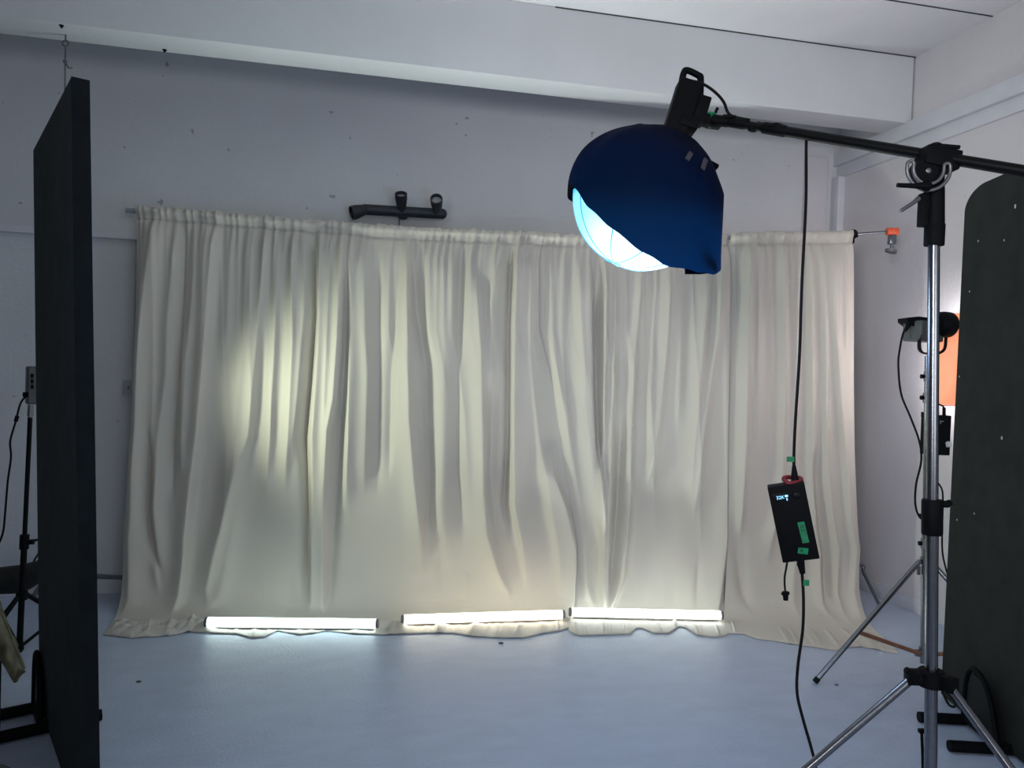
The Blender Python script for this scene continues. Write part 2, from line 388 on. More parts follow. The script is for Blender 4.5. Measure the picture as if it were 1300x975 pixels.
ZTOP_PAD = .021
def curtain(name, label, left, right, folds, hem, ncol, off, seed, zstart=.42):
    rg = np.random.default_rng(seed)
    s = np.linspace(0, 1, ncol)
    zrod = lambda X: rod_pts(X)[:, 2]
    # gathers under the rod pocket
    xs0, xs1 = interp(300, left), interp(300, right)
    gath = []; x = xs0+rg.uniform(3, 8)
    while x < xs1-3:
        gath.append((( x-xs0)/(xs1-xs0), rg.uniform(.008, .020), rg.uniform(2.0, 3.8), rg.uniform(50, 300))); x += rg.uniform(6, 14)
    fine = []; x = xs0+rg.uniform(4, 14)
    while x < xs1-4:
        fine.append(((x-xs0)/(xs1-xs0), rg.uniform(.005, .015), rg.uniform(3.5, 7), rg.uniform(420, 735), rg.uniform(-14, 14))); x += rg.uniform(13, 30)
    rows = []; Ys = []
    nz = 130; hdr = []
    # rows in height: the pocket first, then the drop
    qs = np.concatenate([np.linspace(0, .05, 14)[:-1], np.linspace(.05, 1, nz)])
    base_rows = []
    topj = np.interp(s, np.linspace(0, 1, ncol//6), rg.uniform(-.004, .010, ncol//6))
    for q in qs:
        Xg = interp(300, left)*(1-s)+interp(300, right)*s
        zt = zrod(Xg)+ZTOP_PAD+topj*(q < .004)
        z = zt+(zstart-zt)*q
        Yr = 300+(z*0)
        X = Xg.copy()
        for _ in range(5):
            p = plane_hit(X, Yr); p2 = plane_hit(X, Yr+1)
            Yr = Yr+(z-p[:, 2])/(p2[:, 2]-p[:, 2])
            X = interp(Yr, left)*(1-s)+interp(Yr, right)*s
        D = fold_depth(X, Yr, folds)
        g = np.zeros(ncol)
        drop = np.maximum(Yr-(zt*0+plane_y_top(X)), 0)
        for sg, a, w, ln in gath:
            ww = w*(1+drop/90)/(xs1-xs0)
            g += a*np.exp(-((s-sg)/ww)**2)*np.exp(-drop/ln)
        for sg, a, w, ye, dr in fine:
            sh = s-(sg+dr*drop/500/(xs1-xs0)); wl_ = w*(1+drop/500)/(xs1-xs0)
            g += a*np.exp(-np.abs(np.where(sh < 0, sh/wl_, sh/(wl_*.7)))**1.5)*(1-sstep(ye-120, ye, Yr))
        zr = zt-ZTOP_PAD-z                                  # distance below the rod
        pocket = .020*np.exp(-((zr)/.022)**2)
        seam = -.012*np.exp(-((zr-.056)/.006)**2)
        fl = sstep(.0, .14, zr)
        wav = .010*np.sin(s*(xs1-xs0)/34+seed)*fl+.006*np.sin(s*(xs1-xs0)/19+2*seed+zr)*fl
        D0_ = D*(.25+.75*fl)
        D = D0_+g*(.8+.2*fl)+pocket+seam+wav+off
        base = plane_hit(X, Yr)
        base_rows.append((base, D-D0_-off, X, Yr))
        rows.append(base+NRn*D[:, None])
    base, resid, X, Yr = base_rows[-1]
    # the last rows sweep forward on to the floor and end in the hem
    hx = np.array([h[0] for h in hem], float); hy = np.array([h[1] for h in hem], float)
    cum = np.concatenate([[0], np.cumsum(np.abs(np.diff(hx)))]); cum /= cum[-1]
    hs = s
    HX = np.interp(hs, cum, hx); HY = np.interp(hs, cum, hy)
    Hm = np.array([on_floor(a, b, .008) for a, b in zip(HX, HY)])
    P0 = base; P1 = base.copy(); P1[:, 2] = .06
    FB = base.copy(); FB[:, 2] = .008
    P2 = FB+(Hm-FB)*.22; P2[:, 2] = .008
    P3 = FB+(Hm-FB)*.55; P3[:, 2] = .006
    nf1 = 46
    # continue the folds down the sweep, reading them at the row they reach
    for k in range(1, nf1+1):
        t = k/nf1
        B = (1-t)**3*P0+3*t*(1-t)**2*P1+3*t*t*(1-t)*P2+t**3*P3
        Yk = Yr+(785-Yr)*t**.8
        Xk = X+(HX-X)*t*.6
        Df = fold_depth(Xk, Yk, folds)*(1-sstep(.72, 1, t)*.8)+off*(1-t)+resid*(1-t)**2
        nup = sstep(.55, 1, t)
        Q = B+NRn*(Df*(1-nup))[:, None]; Q[:, 2] += np.maximum(Df, -.004)*nup*.35
        Q[:, 2] = np.maximum(Q[:, 2], .006)
        rows.append(Q)
    last = rows[-1]
    wr = [(rg.uniform(0, 1), rg.uniform(.002, .013), rg.uniform(.003, .012), rg.uniform(-.5, .5)) for _ in range(int((xs1-xs0)/9))]
    nf2 = 22
    for k in range(1, nf2+1):
        t = k/nf2
        Q = last+(Hm-last)*t
        w = np.zeros(ncol)
        for c0, a, ww, sk in wr: w += (1+1.6*((c0 < .2)*(seed == 1)+(seed == 3)*.5))* a*np.exp(-((s-c0-sk*.03*t)/ww)**2)
        Q[:, 2] = .008*t+last[:, 2]*(1-t)+w*math.sin(math.pi*min(1, t*1.02))**.7*.8
        if seed == 1:
            hp_ = (1-sstep(.17, .26, s))*sstep(0, .02, s)
            cr_ = np.abs(np.sin(s*95+t*5.5+1.5*np.sin(s*31)))**.6*.5+np.abs(np.sin(s*47-t*7+2*np.sin(t*3+s*20)))*.5
            Q[:, 2] += hp_*cr_*.035*math.sin(math.pi*t)**.6
        if k == nf2: Q[:, 2] = .004+w*.25
        rows.append(Q)
    G = np.stack(rows)
    mb = MB(); mb.grid(G)
    c = G.reshape(-1, 3); b0 = Vector((float(c[:, 0].mean()), float(c[:, 1].mean()), 0))
    o = thing(name, mb, M_cloth, b0, label, 'curtain', 'cream backdrop curtains')
    for p in o.data.polygons: p.use_smooth = True
    if 'sharp_edge' in o.data.attributes: o.data.attributes.remove(o.data.attributes['sharp_edge'])
    md = o.modifiers.new('cloth_thickness', 'SOLIDIFY'); md.thickness = .0016; md.offset = -1
    return o
def plane_y_top(X): return np.interp(X, RODX, RODY)

curtain('backdrop_curtain', 'widest cream curtain at the left, on the rod above the first two glowing tubes',
        lin(175,260,176,300,175,420,171,540,166,620,160,690,148,745,136,790), lin(692,285,684,330,684,420,696,465,708,525,717,600,730,680,736,745,734,775),
        FOLDS_A, [(131,805),(165,809),(215,806),(240,801),(262,803),(300,804),(318,809),(335,808),(352,800),(380,805),(398,803),(415,800),(450,804),(490,805),(545,803),(575,803),(600,807),(640,809),(665,809),(690,803),(712,800),(724,796)], 820, .022, 1)
curtain('backdrop_curtain', 'middle cream curtain behind the softbox, pulled tight above the third glowing tube',
        lin(688,285,682,330,684,420,694,465,704,525,712,600,722,680,730,745,728,775), lin(924,280,924,340,923,480,921,560,920,690,915,760,918,790),
        FOLDS_B, [(722,800),(735,806),(770,805),(800,804),(808,797),(816,797),(830,803),(850,803),(862,795),(870,796),(885,805),(905,808),(922,806),(930,800)], 420, .0, 2)
curtain('backdrop_curtain', 'narrow cream curtain at the right end of the rod, spreading on to the floor',
        lin(924,280,924,480,922,560,921,690,915,760,915,790), lin(1079,280,1079,470,1080,575,1084,683,1094,740,1115,800),
        FOLDS_C, [(920,803),(945,804),(960,810),(985,813),(1000,816),(1030,820),(1062,825),(1075,821),(1095,820),(1115,824),(1141,829)], 330, .030, 3)

# rod, clamp and the stands that carry it
mb = MB(); mb.tube([Vector(map(float, p)) for p in rod_pts(np.linspace(160, 1080, 60))], .0155, 16)
# hollow end
o = thing('curtain_rod', mb, M_rod, RL, 'grey steel rod carrying the three cream curtains', 'curtain rod')
cl = Vector(map(float, rod_pts([205])[0]))
r = root('spring_clamp', cl, 'small black clamp on top of the curtain rod near its left end', 'clamp')
mb = MB(); mb.box(cl+UP*.014, .028, .02, .010, (ch, NRM, UP), .004); part('clamp_body', mb, M_black, r)
mb = MB(); mb.tube([cl+UP*.02-ch*.035, cl+UP*.026+ch*.03], .006, 8); part('handle', mb, M_black, r)

def c_stand(name, label, foot, top, legs, legh, headp=None, group=None):
    r = root(name, Vector((foot.x, foot.y, 0)), label, 'light stand', group)
    return r
# right backdrop stand: pole visible beside the curtain edge
pt = at(1081, 300, 5.0); pm = at(1078.5, 430, 5.0)
pb = Vector((pt.x, pt.y, 0.0))
r = root('backdrop_stand', pb, 'chrome stand holding the right end of the curtain rod', 'light stand')
mb = MB(); mb.tube([pb+UP*.12, Vector((pt.x, pt.y, 1.45))], .016, 14); part('lower_pole', mb, M_chrome, r)
mb = MB(); mb.tube([Vector((pt.x, pt.y, 1.4)), pt+UP*.01], .011, 14); part('upper_pole', mb, M_chrome, r)
mb = MB(); mb.tube([Vector((pt.x, pt.y, 1.38)), Vector((pt.x, pt.y, 1.46))], .021, 14); part('collar', mb, M_grey, r)
hd = at(1081, 298, 4.97)
mb = MB(); mb.lathe(hd-FH*.03, FH, [(.028, 0), (.032, .006), (.032, .05), (.028, .056)], 24); mb.box(hd-UP*.035, .016, .016, .02, (RH, FH, UP), .004); gh = part('grip_head', mb, M_blackm, r)
mb = MB(); mb.tube([hd-RH*.03+UP*.022-FH*.02, hd+RH*.025-UP*.018-FH*.04], .006, 8); part('handle', mb, M_blackm, gh)
for a, ln in ((on_floor(1117, 772), .28), (pb+ch*.1-NRM*.45, .28), (pb-ch*.4-NRM*.1, .28)):
    v = (Vector((a.x, a.y, 0))-pb); v.z = 0; v = v.normalized() if v.length > .05 else RH
    e = Vector((a.x, a.y, .012)); k = pb+(e-pb)*.55; k.z = ln
    mb = MB(); mb.tube(smooth_path([pb+UP*ln, k, k+(e-k)*.12-UP*.02, e], 6), .011, 12); part('leg', mb, M_chrome, r)
# left backdrop stand: only a leg shows below the curtain
qb = Vector((cl.x, cl.y, 0))+ch*.1-NRM*.045
r = root('backdrop_stand', qb, 'stand behind the left curtain edge, its dark lower leg showing past the curtain', 'light stand')
mb = MB(); mb.tube([qb+UP*.12, Vector((qb.x, qb.y, cl.z-.03))], .014, 14); part('pole', mb, M_chrome, r)
l1, l0 = at(158, 733, 4.72), at(70, 733, 4.72)
kz = l1.z
mb = MB(); mb.tube(smooth_path([Vector((qb.x, qb.y, kz+.02)), l1, l0, Vector((l0.x-.12, l0.y, .012))], 8), .014, 12); part('leg', mb, M_grey, r)
for dx, dy in ((.3, -.02), (.1, .12)):
    e = qb+ch*dx-NRM*dy; e.z = .012
    mb = MB(); mb.tube(smooth_path([qb+UP*(kz+.02), qb+(e-qb)*.6+UP*(kz*.9), e], 6), .012, 12); part('leg', mb, M_grey, r)

# arm with the orange-taped clamp
a0, a1 = at(1088, 297, 4.95), at(1128, 294, 4.95)
r = root('grip_arm', a0, 'thin grip arm with orange tape and a hanging clamp knob, right of the curtain rod', 'grip arm')
mb = MB(); mb.tube([a0, a1], .008, 12); part('rod', mb, M_chrome, r)
mb = MB(); mb.lathe(a1-RH*.012, RH, [(.024, 0), (.026, .004), (.026, .068), (.024, .072)], 20); part('tape_wrap', mb, M_otape, r, 'orange tape')
k0 = at(1132.5, 300, 4.95)
mb = MB(); mb.box(k0-UP*.022, .022, .02, .03, (RH, FH, UP), .006); mb.tube([k0-UP*.05, k0-UP*.085], .01, 12); part('clamp_body', mb, M_chrome, r)
mb = MB(); mb.lathe(k0-UP*.096-RH*.004, (RH*.25+UP), [(.026, -.01), (.036, -.008), (.036, .008), (.026, .01)], 20); part('knob', mb, M_grey, r, 'dark clamp knob')

# ------------------------------------------------------------------ tube lights lying on the cloth
def tube_light(a, b, da, db, M, label):
    A = at(*a, da); B = at(*b, db); z = .044
    A = on_floor(a[0], a[1], z); B = on_floor(b[0], b[1], z)
    ax = (B-A).normalized(); L = (B-A).length
    r = root('tube_light', Vector(((A.x+B.x)/2, (A.y+B.y)/2, .012)), label, 'light tube', 'glowing tube lights on the curtain hem')
    mb = MB(); mb.lathe(A, ax, [(.025, .008), (.026, .012), (.026, L-.012), (.025, L-.008)], 20); part('diffuser', mb, M, r)
    for p, sg in ((A, 1), (B, -1)):
        mb = MB(); mb.lathe(p, ax*sg, [(.021, -.004), (.0265, 0), (.0265, .013), (.022, .014)], 18); part('end_cap', mb, M_grey, r)
    mb = MB(); mb.box(A+ax*(L/2)-UP*.0262, L/2-.02, .013, .0025, (ax, UP.cross(ax), UP), .001); part('base_rail', mb, M_grey, r)
    TUBES.append((A, B)); return r
TUBES = []
tube_light((261, 789.5), (480, 791.8), 0, 0, M_tube_c, 'leftmost of the three glowing tube lights, cool white, below the wide curtain')
tube_light((510, 786.5), (716, 780), 0, 0, M_tube_w, 'middle of the three glowing tube lights, warm at its right end')
tube_light((723, 777), (917, 781), 0, 0, M_tube_n, 'rightmost of the three glowing tube lights, under the middle curtain')

# ------------------------------------------------------------------ wall spotlight bar
YW = YB-.09
b0, b1 = on_y(463, 266, YW), on_y(561, 271.5, YW)
r = root('spotlight_bar', (b0+b1)/2, 'black bar of three spotlights on the back wall above the curtain', 'spotlight')
ax = (b1-b0).normalized()
s = 4.95/F
mb = MB(); mb.tube([b0-ax*.01, b1-ax*.0], .035, 20); mb.ball(b1, .035, 20, 12); part('bar', mb, M_spot, r)
c = (b0+b1)/2
mb = MB(); mb.lathe(Vector((c.x, YB, c.z)), (0, -1, 0), [(.04, 0), (.04, .03), (.012, .035), (.012, .09)], 20); part('mounting_plate', mb, M_spot, r)
def spot_head(p, tip, R0=.040):
    d = (tip-p); L = d.length; d.normalize()
    mb = MB(); mb.lathe(p, d, [(.016, 0), (.022, .01), (R0*.75, .03), (R0, L*.75), (R0, L), (R0-.006, L), (R0-.008, L*.82)], 24, cap=True)
    h = part('lamp_head', mb, M_spot, r)
    mb = MB(); mb.lathe(p, d, [(R0-.009, L*.80), (R0-.009, L*.84), (.004, L*.86)], 20); part('lens', mb, M_lens, h, 'pale round lens')
spot_head(on_y(510, 268, YW-.02), on_y(509, 246, YW-.10))
spot_head(on_y(555, 270, YW-.02), on_y(554, 252, YW-.16))
spot_head(on_y(468, 265, YW), on_y(446.5, 270.5, YW-.03), .046)
w0, w1 = on_y(507, 276, YB-.01), on_y(507, 291, YB-.01)
thing('hanging_wire', MB().tube([w0+UP*.02, w1-UP*.1], .004, 8), M_wire, w1, 'short grey wire below the black spotlight bar', 'wire')

# hook and wire on the beam
h0 = on_y(83, 58, YF+.15); h1 = on_y(83, 104, YF+.15)
r = root('wire_hook', h0, 'thin wire hook hanging under the ceiling beam above the left panel', 'hook')
mb = MB(); mb.tube([h0, h1-UP*.2], .004, 8); part('wire', mb, M_wire, r)
ring = [h0+UP*.012+Vector((math.cos(t)*.015, 0, math.sin(t)*.015)) for t in np.linspace(0, 6.28, 16)]
mb = MB(); mb.tube(ring, .004, 8); mb.tube([h0+UP*.025, Vector((h0.x, h0.y, ZB))], .004, 8); part('eye', mb, M_wire, r)
mb = MB(); mb.tube([h0-UP*.09, h0-UP*.12+RH*.02, on_y(92, 86, YF+.15)], .004, 8); mb.ball(h0-UP*.085, .011, 10, 8); part('hook', mb, M_wire, r)
# screw stubs on the beam
for px, py, lb in ((78, 32, 'dark bolt stub under the ceiling beam near the left edge'), (209, 63, 'second dark bolt stub under the ceiling beam, right of the hook')):
    q = ray(px, py); p = CAM+q*((ZB-H)/q.z)
    mb = MB(); mb.lathe(p+UP*.0, -UP, [(.012, -.004), (.012, .004), (.006, .005), (.006, .014)], 12); thing('bolt_stub', mb, M_black, p, lb, 'bolt')
# socket and conduit on the back wall
sp = on_y(168, 492, YB)
r = root('wall_socket', sp, 'pale grey socket box on the back wall beside the left curtain edge', 'socket')
mb = MB(); mb.box(sp-Vector((0, .02, 0)), .05, .02, .045, None, .006); part('socket_box', mb, M_socket, r)
mb = MB(); mb.box(sp-Vector((.012, .041, 0)), .006, .004, .010, None, .002); part('switch', mb, M_grey, r)
ct = on_y(171, 300, YB)
mb = MB(); mb.tube([Vector((sp.x+.012, YB-.012, sp.z+.045)), Vector((sp.x+.012, YB-.012, ct.z))], .010, 10); part('conduit', mb, M_socket, r)

# ------------------------------------------------------------------ black panels (v-flats)
def hexa(P):
    m = MB(); m.add(P, [(0, 1, 2, 3), (7, 6, 5, 4), (0, 4, 5, 1), (1, 5, 6, 2), (2, 6, 7, 3), (3, 7, 4, 0)]); return m
def floor_hv(px, py): return on_floor(px, py)
# left: far edge and near edge, leaning slightly
fb, ft = on_floor(50, 899), at(42, 190, 3.25)
fbd = (fb-CAM).dot(CC)
nt_ = at(90, 97, 2.40); nt2 = at(108, 100, 2.43)
nb = Vector((0, 0, 0)); q = at(105, 975, 2.40); dv = (q-nt_)/(q.z-nt_.z)
nb = nt_-dv*nt_.z
nb = on_floor(104, 1062); nb2 = on_floor(124.5, 1060)
thk = (nt2-nt_); thk.z = 0
thb = (nb2-nb); thb.z = 0
along = (nb-fb); along.z = 0; along.normalize()
perp = Vector((along.y, -along.x, 0))
if perp.dot(RH) < 0: perp = -perp
TH = .052
def vpanel_left():
    e = perp*TH
    P = [fb, nb, nb+e, fb+e, ft, nt_, nt_+e, ft+e]
    return P
P = vpanel_left()
for p in P[:4]: p.z = .012
bmx = bmesh.new()
def bevel_mesh(mb, off):
    b = bmesh.new(); vs = [b.verts.new(v) for v in mb.v]
    for f in mb.f: b.faces.new([vs[i] for i in f])
    bmesh.ops.recalc_face_normals(b, faces=b.faces)
    bmesh.ops.bevel(b, geom=list(b.edges), offset=off, segments=2, affect='EDGES'); b.verts.index_update()
    o = MB(); o.add([v.co.copy() for v in b.verts], [tuple(v.index for v in f.verts) for f in b.faces]); b.free(); return o
r = root('backdrop_panel', (P[0]+P[1]+P[2]+P[3])/4, 'tall black panel standing at the left, its narrow near edge facing the room', 'panel')
part('board', bevel_mesh(hexa(P), .004), M_vflat_l, r)
# near-edge strip, a darker black than the board
n_ = Vector((along.x, along.y, 0))
E = [P[1]+n_*.0005, P[1]+n_*.003, P[2]+n_*.003, P[2]+n_*.0005, P[5]+n_*.0005, P[5]+n_*.003, P[6]+n_*.003, P[6]+n_*.0005]
part('edge_strip', hexa(E), M_vedge, r, 'darker near edge strip')

# right panel: rounded upper far corner
gb = on_floor(1194, 884); gt_low = at(1217, 262, (gb-CAM).dot(CC)*1.0)
dG = (gb-CAM).dot(CC)
vp = ray(704, 476); vp.z = 0; vp.normalize()       # direction of the panel, away from the camera
back = -vp
LEN = 1.25
topz = at(1240, 228, dG-.25).z
lean = (at(1217, 262, dG)-gb); lean = Vector((lean.x, lean.y, 0)).dot(RH)/2.2
def rp(a, z): return Vector((gb.x, gb.y, 0))+back*a+UP*z+RH*(lean*z)
prof = [rp(0, .012), rp(LEN, .012), rp(LEN, topz)]
R_ = .17
for i in range(13):
    t = math.pi/2*i/12
    prof.append(rp(R_-R_*math.sin(t), topz-(R_*.62)*(1-math.cos(t))))
pr = Vector((vp.y, -vp.x, 0))
if pr.dot(RH) < 0: pr = -pr
r = root('backdrop_panel', rp(LEN/2, 0), 'tall black speckled panel with a rounded top corner at the right edge', 'panel')
part('board', bevel_mesh(MB().prism(prof, pr*.05), .003), M_vflat, r)
mb = MB()
for px, py, w in ((1289, 262, .008), (1275, 305, .004), (1225, 249, .005), (1242, 306, .004), (1231, 370, .004), (1272, 556, .007), (1218, 478, .004), (1237, 652, .004), (1215, 660, .004)):
    q = ray(px, py); t = (rp(0, 0)-CAM).dot(pr)/q.dot(pr); p = CAM+q*t-pr*.0006
    mb.box(p, w*.6, .0008, w, (back, pr, UP), 0)
part('scuff_marks', mb, M_chalk, r, 'pale scuffs')
mb = MB()
for i in range(3):
    q = ray(1202.5+i*2.2, 564); t = (rp(0, 0)-CAM).dot(pr)/q.dot(pr); p = CAM+q*t-pr*.0006
    mb.box(p, .010, .0008, .012, ((back+UP*.6).normalized(), pr, (UP-back*.5).normalized()), 0)
part('white_mark', mb, M_chalk, r, 'three pale slanting strokes')

def panel_base(name, label, c1, c2, along, out, span_in, span_out, hgt):
    """two floor bars crossing under a panel and a looped side bracket"""
    r = root(name, (c1+c2)/2, label, 'panel stand')
    for c in (c1, c2):
        mb = MB(); mb.tube([c+out*span_out+UP*.023, c-out*span_in+UP*.023], .023, 14)
        for e in (c+out*span_out, c-out*span_in): pass
        part('foot_bar', mb, M_black, r)
    o = out*.05
    a = c1+o; b = c2+o; ln = (b-a).length; d = (b-a).normalized()
    P = [a+UP*.03, a+d*ln*.04+UP*hgt*.75, a+d*ln*.22+UP*hgt, a+d*ln*.55+UP*hgt*.92, a+d*ln*.8+UP*hgt*.6, b+UP*.03]
    mb = MB(); mb.tube(smooth_path(P, 6), .011, 10); mb.tube([P[0], P[-1]], .011, 10); br = part('bracket', mb, M_black, r)
    pl = [a+d*.02+UP*.04, a+d*ln*.08+UP*hgt*.7, a+d*ln*.24+UP*hgt*.94, a+d*ln*.52+UP*hgt*.88, a+d*ln*.78+UP*hgt*.56, b-d*.03+UP*.04]
    mb = MB().prism(pl, -out*.006); part('plate', mb, M_blackm, br)
    return r
# right base
c2 = rp(dG*0+.56, 0); c1 = rp(.30, 0)
panel_base('panel_stand', 'black footed bracket at the bottom of the right black panel', c1, c2, back, -pr, .12, .24, .27)
# left base
al = along; c1 = fb+al*.04+perp*TH*.5; c2 = fb+al*.26+perp*TH*.5; c1.z = c2.z = 0
panel_base('panel_stand', 'black footed bracket at the bottom of the left black panel', c1, c2, al, -perp, .165, .26, .27)

# ------------------------------------------------------------------ boom stand (nearest, chrome)
D0 = 2.40; S = D0/F
def L(px, py, dz=0.0): return at(px, py, D0+dz)
ptop = L(1186, 250); pbot = L(1181.5, 960); dv = (pbot-ptop)/(pbot.z-ptop.z)
def pole(z): return ptop+dv*(z-ptop.z)
base = pole(0.03)
r = root('boom_stand', Vector((base.x, base.y, 0)), 'chrome tripod stand carrying the boom arm, in front of the right panel', 'light stand')
BOOM_STAND = r
zc = L(1187, 655).z
mb = MB(); mb.tube([pole(.05), pole(zc)], 7.6*S, 20); part('lower_pole', mb, M_chrome, r)
mb = MB(); mb.tube([pole(zc-.02), pole(L(1186, 300).z)], 7.0*S, 20); part('upper_pole', mb, M_chrome, r)
mb = MB(); z0, z1 = L(1186, 679).z, L(1186, 634).z
mb.lathe(pole(z0), dv.normalized()*1, [(11.5*S, 0), (12.5*S, .004), (12.5*S, (z1-z0)-.006), (11.5*S, z1-z0)], 24)
cb = part('collar', mb, M_black, r)
kp = L(1198, 640); mb = MB(); mb.tube([kp-RH*.01, kp+RH*5*S], 4.5*S, 12); mb.tube([kp+RH*4*S, kp+RH*9*S+UP*3*S], [5*S, 3.5*S], 10); part('knob', mb, M_black, cb)
# leg spider
zs = L(1183, 860).z; sc = pole(zs)
mb = MB(); mb.lathe(sc-UP*11*S, UP, [(15*S, 0), (17*S, .004), (17*S, 18*S), (14*S, 21*S)], 24)
for ang in (180, 300, 60):
    v = RH*math.cos(math.radians(ang))+FH*math.sin(math.radians(ang)); sd = v.cross(UP)
    mb.box(sc+v*22*S, 10*S, 7*S, 9*S, (v, sd, UP), .004)
sp_ = part('leg_spider', mb, M_black, r)
mb = MB(); k = L(1166, 862, -.03); mb.tube([k, L(1160, 858, -.04), L(1150, 850, -.04)], [5*S, 4.5*S, 4*S], 10); mb.ball(k, 7*S, 12, 8); part('knob', mb, M_black, sp_)
for ang, rad in ((180, .66), (300, .66), (60, .66)):
    v = RH*math.cos(math.radians(ang))+FH*math.sin(math.radians(ang))
    a = sc+v*24*S-UP*2*S; e = Vector((sc.x, sc.y, 0))+v*rad+UP*.012
    mb = MB(); mb.tube([a, e], 5.4*S, 14); lg = part('leg', mb, M_chrome, r)
    mb = MB(); d = (e-a).normalized(); mb.tube([e-d*.05, e+d*.004], 6.5*S, 12); part('rubber_foot', mb, M_rub, lg)
# brace collar and small struts low on the pole
mb = MB(); mb.lathe(pole(.14), UP, [(10*S, 0), (12*S, .004), (12*S, .03), (10*S, .034)], 20); part('brace_collar', mb, M_black, r)
# top sleeve and tilt head
mb = MB()
mb.lathe(pole(L(1186, 312).z), UP, [(11.5*S, 0), (12*S, .003), (12.2*S, 26*S), (11.8*S, 27*S)], 24)
mb.lathe(pole(L(1186, 288).z), UP, [(12*S, 0), (12.2*S, .003), (10.5*S, 46*S), (9.5*S, 60*S)], 24)
mb.box(L(1172, 267), 5*S, 6*S, 21*S, (RH, FH, UP), .004)
hd_ = part('sleeve', mb, M_black, r)
mb = MB(); mb.tube([L(1166, 252, -.03), L(1160, 257, -.035), L(1143, 268, -.04)], [3.4*S, 2.6*S, 2.4*S], 10); part('handle', mb, M_grey, hd_)
mb = MB()
c = L(1178, 217, -.022)
mb.lathe(c-FH*.012, FH, [(15*S, 0), (17*S, .004), (17*S, .05), (15*S, .054)], 32)
mb.box(L(1190, 203), 22*S, 17*S, 12*S, ((RH-UP*.17).normalized(), FH, (UP+RH*.17).normalized()), .006)
mb.box(L(1186, 232), 9*S, 9*S, 16*S, (RH, FH, UP), .005)
mb.ball(L(1188, 188), 9*S, 14, 10, 1.1, 1, .8)
th = part('tilt_head', mb, M_black, r)
# slotted quadrant: two arcs joined at the ends
def arc(cp, rad, a0, a1, n=24): return [cp+RH*math.cos(math.radians(a))*rad+UP*math.sin(math.radians(a))*rad for a in np.linspace(a0, a1, n)]
qc = L(1179, 214, -.045); ro, ri = 27*S, 19*S
A1 = arc(qc, ro, 168, 368); A2 = arc(qc, ri, 168, 368); A2.reverse()
e1 = arc(qc+(A1[-1]+A2[0])/2-qc, (ro-ri)/2, 8, 188, 8)[1:-1]; e2 = arc((A2[-1]+A1[0])/2, (ro-ri)/2, -12, 168, 8)[1:-1]
loop = A1+e1+A2
cap2 = [(A2[-1]+A1[0])/2+RH*math.cos(math.radians(a))*(ro-ri)/2+UP*math.sin(math.radians(a))*(ro-ri)/2 for a in np.linspace(-12, 168, 8)][1:-1]
loop = loop+cap2+[A1[0]]
mb = MB(); mb.tube(loop, 2.3*S, 10); part('quadrant', mb, M_grey, th, 'grey slotted quadrant')
mb = MB(); mb.tube([L(1176, 236, -.055), L(1160, 236, -.06), L(1139, 235, -.06)], [5*S, 3.2*S, 2.8*S], 12); mb.ball(L(1176, 236, -.05), 7*S, 12, 8); part('handle', mb, M_black, th)
mb = MB(); mb.tube([L(1188, 186, -.03), L(1200, 186, -.035), L(1218, 187, -.035)], [4*S, 3.2*S, 2.6*S], 12); part('handle', mb, M_black, th)
mb = MB(); mb.lathe(L(1178, 217, -.034), -FH, [(3.4*S, 0), (3.4*S, .005), (2*S, .007)], 14); part('pivot_bolt', mb, M_grey, th)

# ------------------------------------------------------------------ boom arm
DB = 2.85
bA = at(918, 153.5, DB-.02); bH = L(1190, 199); dvb = (bH-bA).normalized()
bE = bH+dvb*.95
r = root('lighting_boom', bH, 'long black boom arm sloping down to the right through the chrome stand head', 'boom arm')
bm = bA+(bH-bA)*.28
mb = MB(); mb.tube([bA, bm], 6*S, 18); part('inner_tube', mb, M_blackm, r)
mb = MB(); mb.tube([bm-dvb*.02, bE], 7.2*S, 20); part('outer_tube', mb, M_blackm, r)
mb = MB(); mb.lathe(bm-dvb*.05, dvb, [(7.6*S, 0), (8.4*S, .006), (8.4*S, .08), (7.2*S, .09)], 20); mb.ball(bm+UP*5*S, 7*S, 12, 8, 1.8, 1, .7); part('joint_collar', mb, M_black, r)
mb = MB(); q = bA+dvb*.06; mb.lathe(bA-dvb*.02, dvb, [(6.5*S, 0), (7.5*S, .01), (7.5*S, .1), (6*S, .12)], 18); mb.ball(q-UP*5*S+dvb*.06, 6*S, 12, 8, 1.4, 1, .7); ec = part('end_socket', mb, M_black, r)
mb = MB(); mb.tube([q+UP*6*S-RH*.01, q+UP*10*S-RH*.01, q+UP*10.5*S-RH*.055], 2.2*S, 8); part('handle', mb, M_black, ec)
mb = MB(); mb.box(bA+dvb*.16+UP*5.4*S-FH*.004, .026, .004, .0035, (dvb, FH, UP), .001); part('label_strip', mb, M_tab, ec, 'pale strip')

# ------------------------------------------------------------------ studio light on the boom
S2 = DB/F
def K(px, py, dz=0.0): return at(px, py, DB+dz)
lc = K(820, 250)                                   # lantern centre
neck = K(858, 172)
axL = (K(880, 100)-K(856, 178)).normalized()       # along the lamp body, upwards
sdL = (RH-axL*RH.dot(axL)).normalized(); fdL = sdL.cross(axL)
r = root('studio_light', K(858, 178), 'black studio lamp head tilted on the left end of the boom arm', 'studio light')
mb = MB(); bc = K(865, 141)
mb.box(bc, 15*S2, 17*S2, 36*S2, (sdL, fdL, axL), .012, 3)
part('housing', mb, M_black, r)
mb = MB(); mb.box(K(884, 140, .0), 13*S2, 12*S2, 17*S2, (sdL, fdL, axL), .006); part('driver_box', mb, M_black, r)
t0 = K(881, 103)
hp = [K(864, 112), K(868, 93), K(873, 89.5), K(887, 96), K(889.5, 100), K(889, 122)]
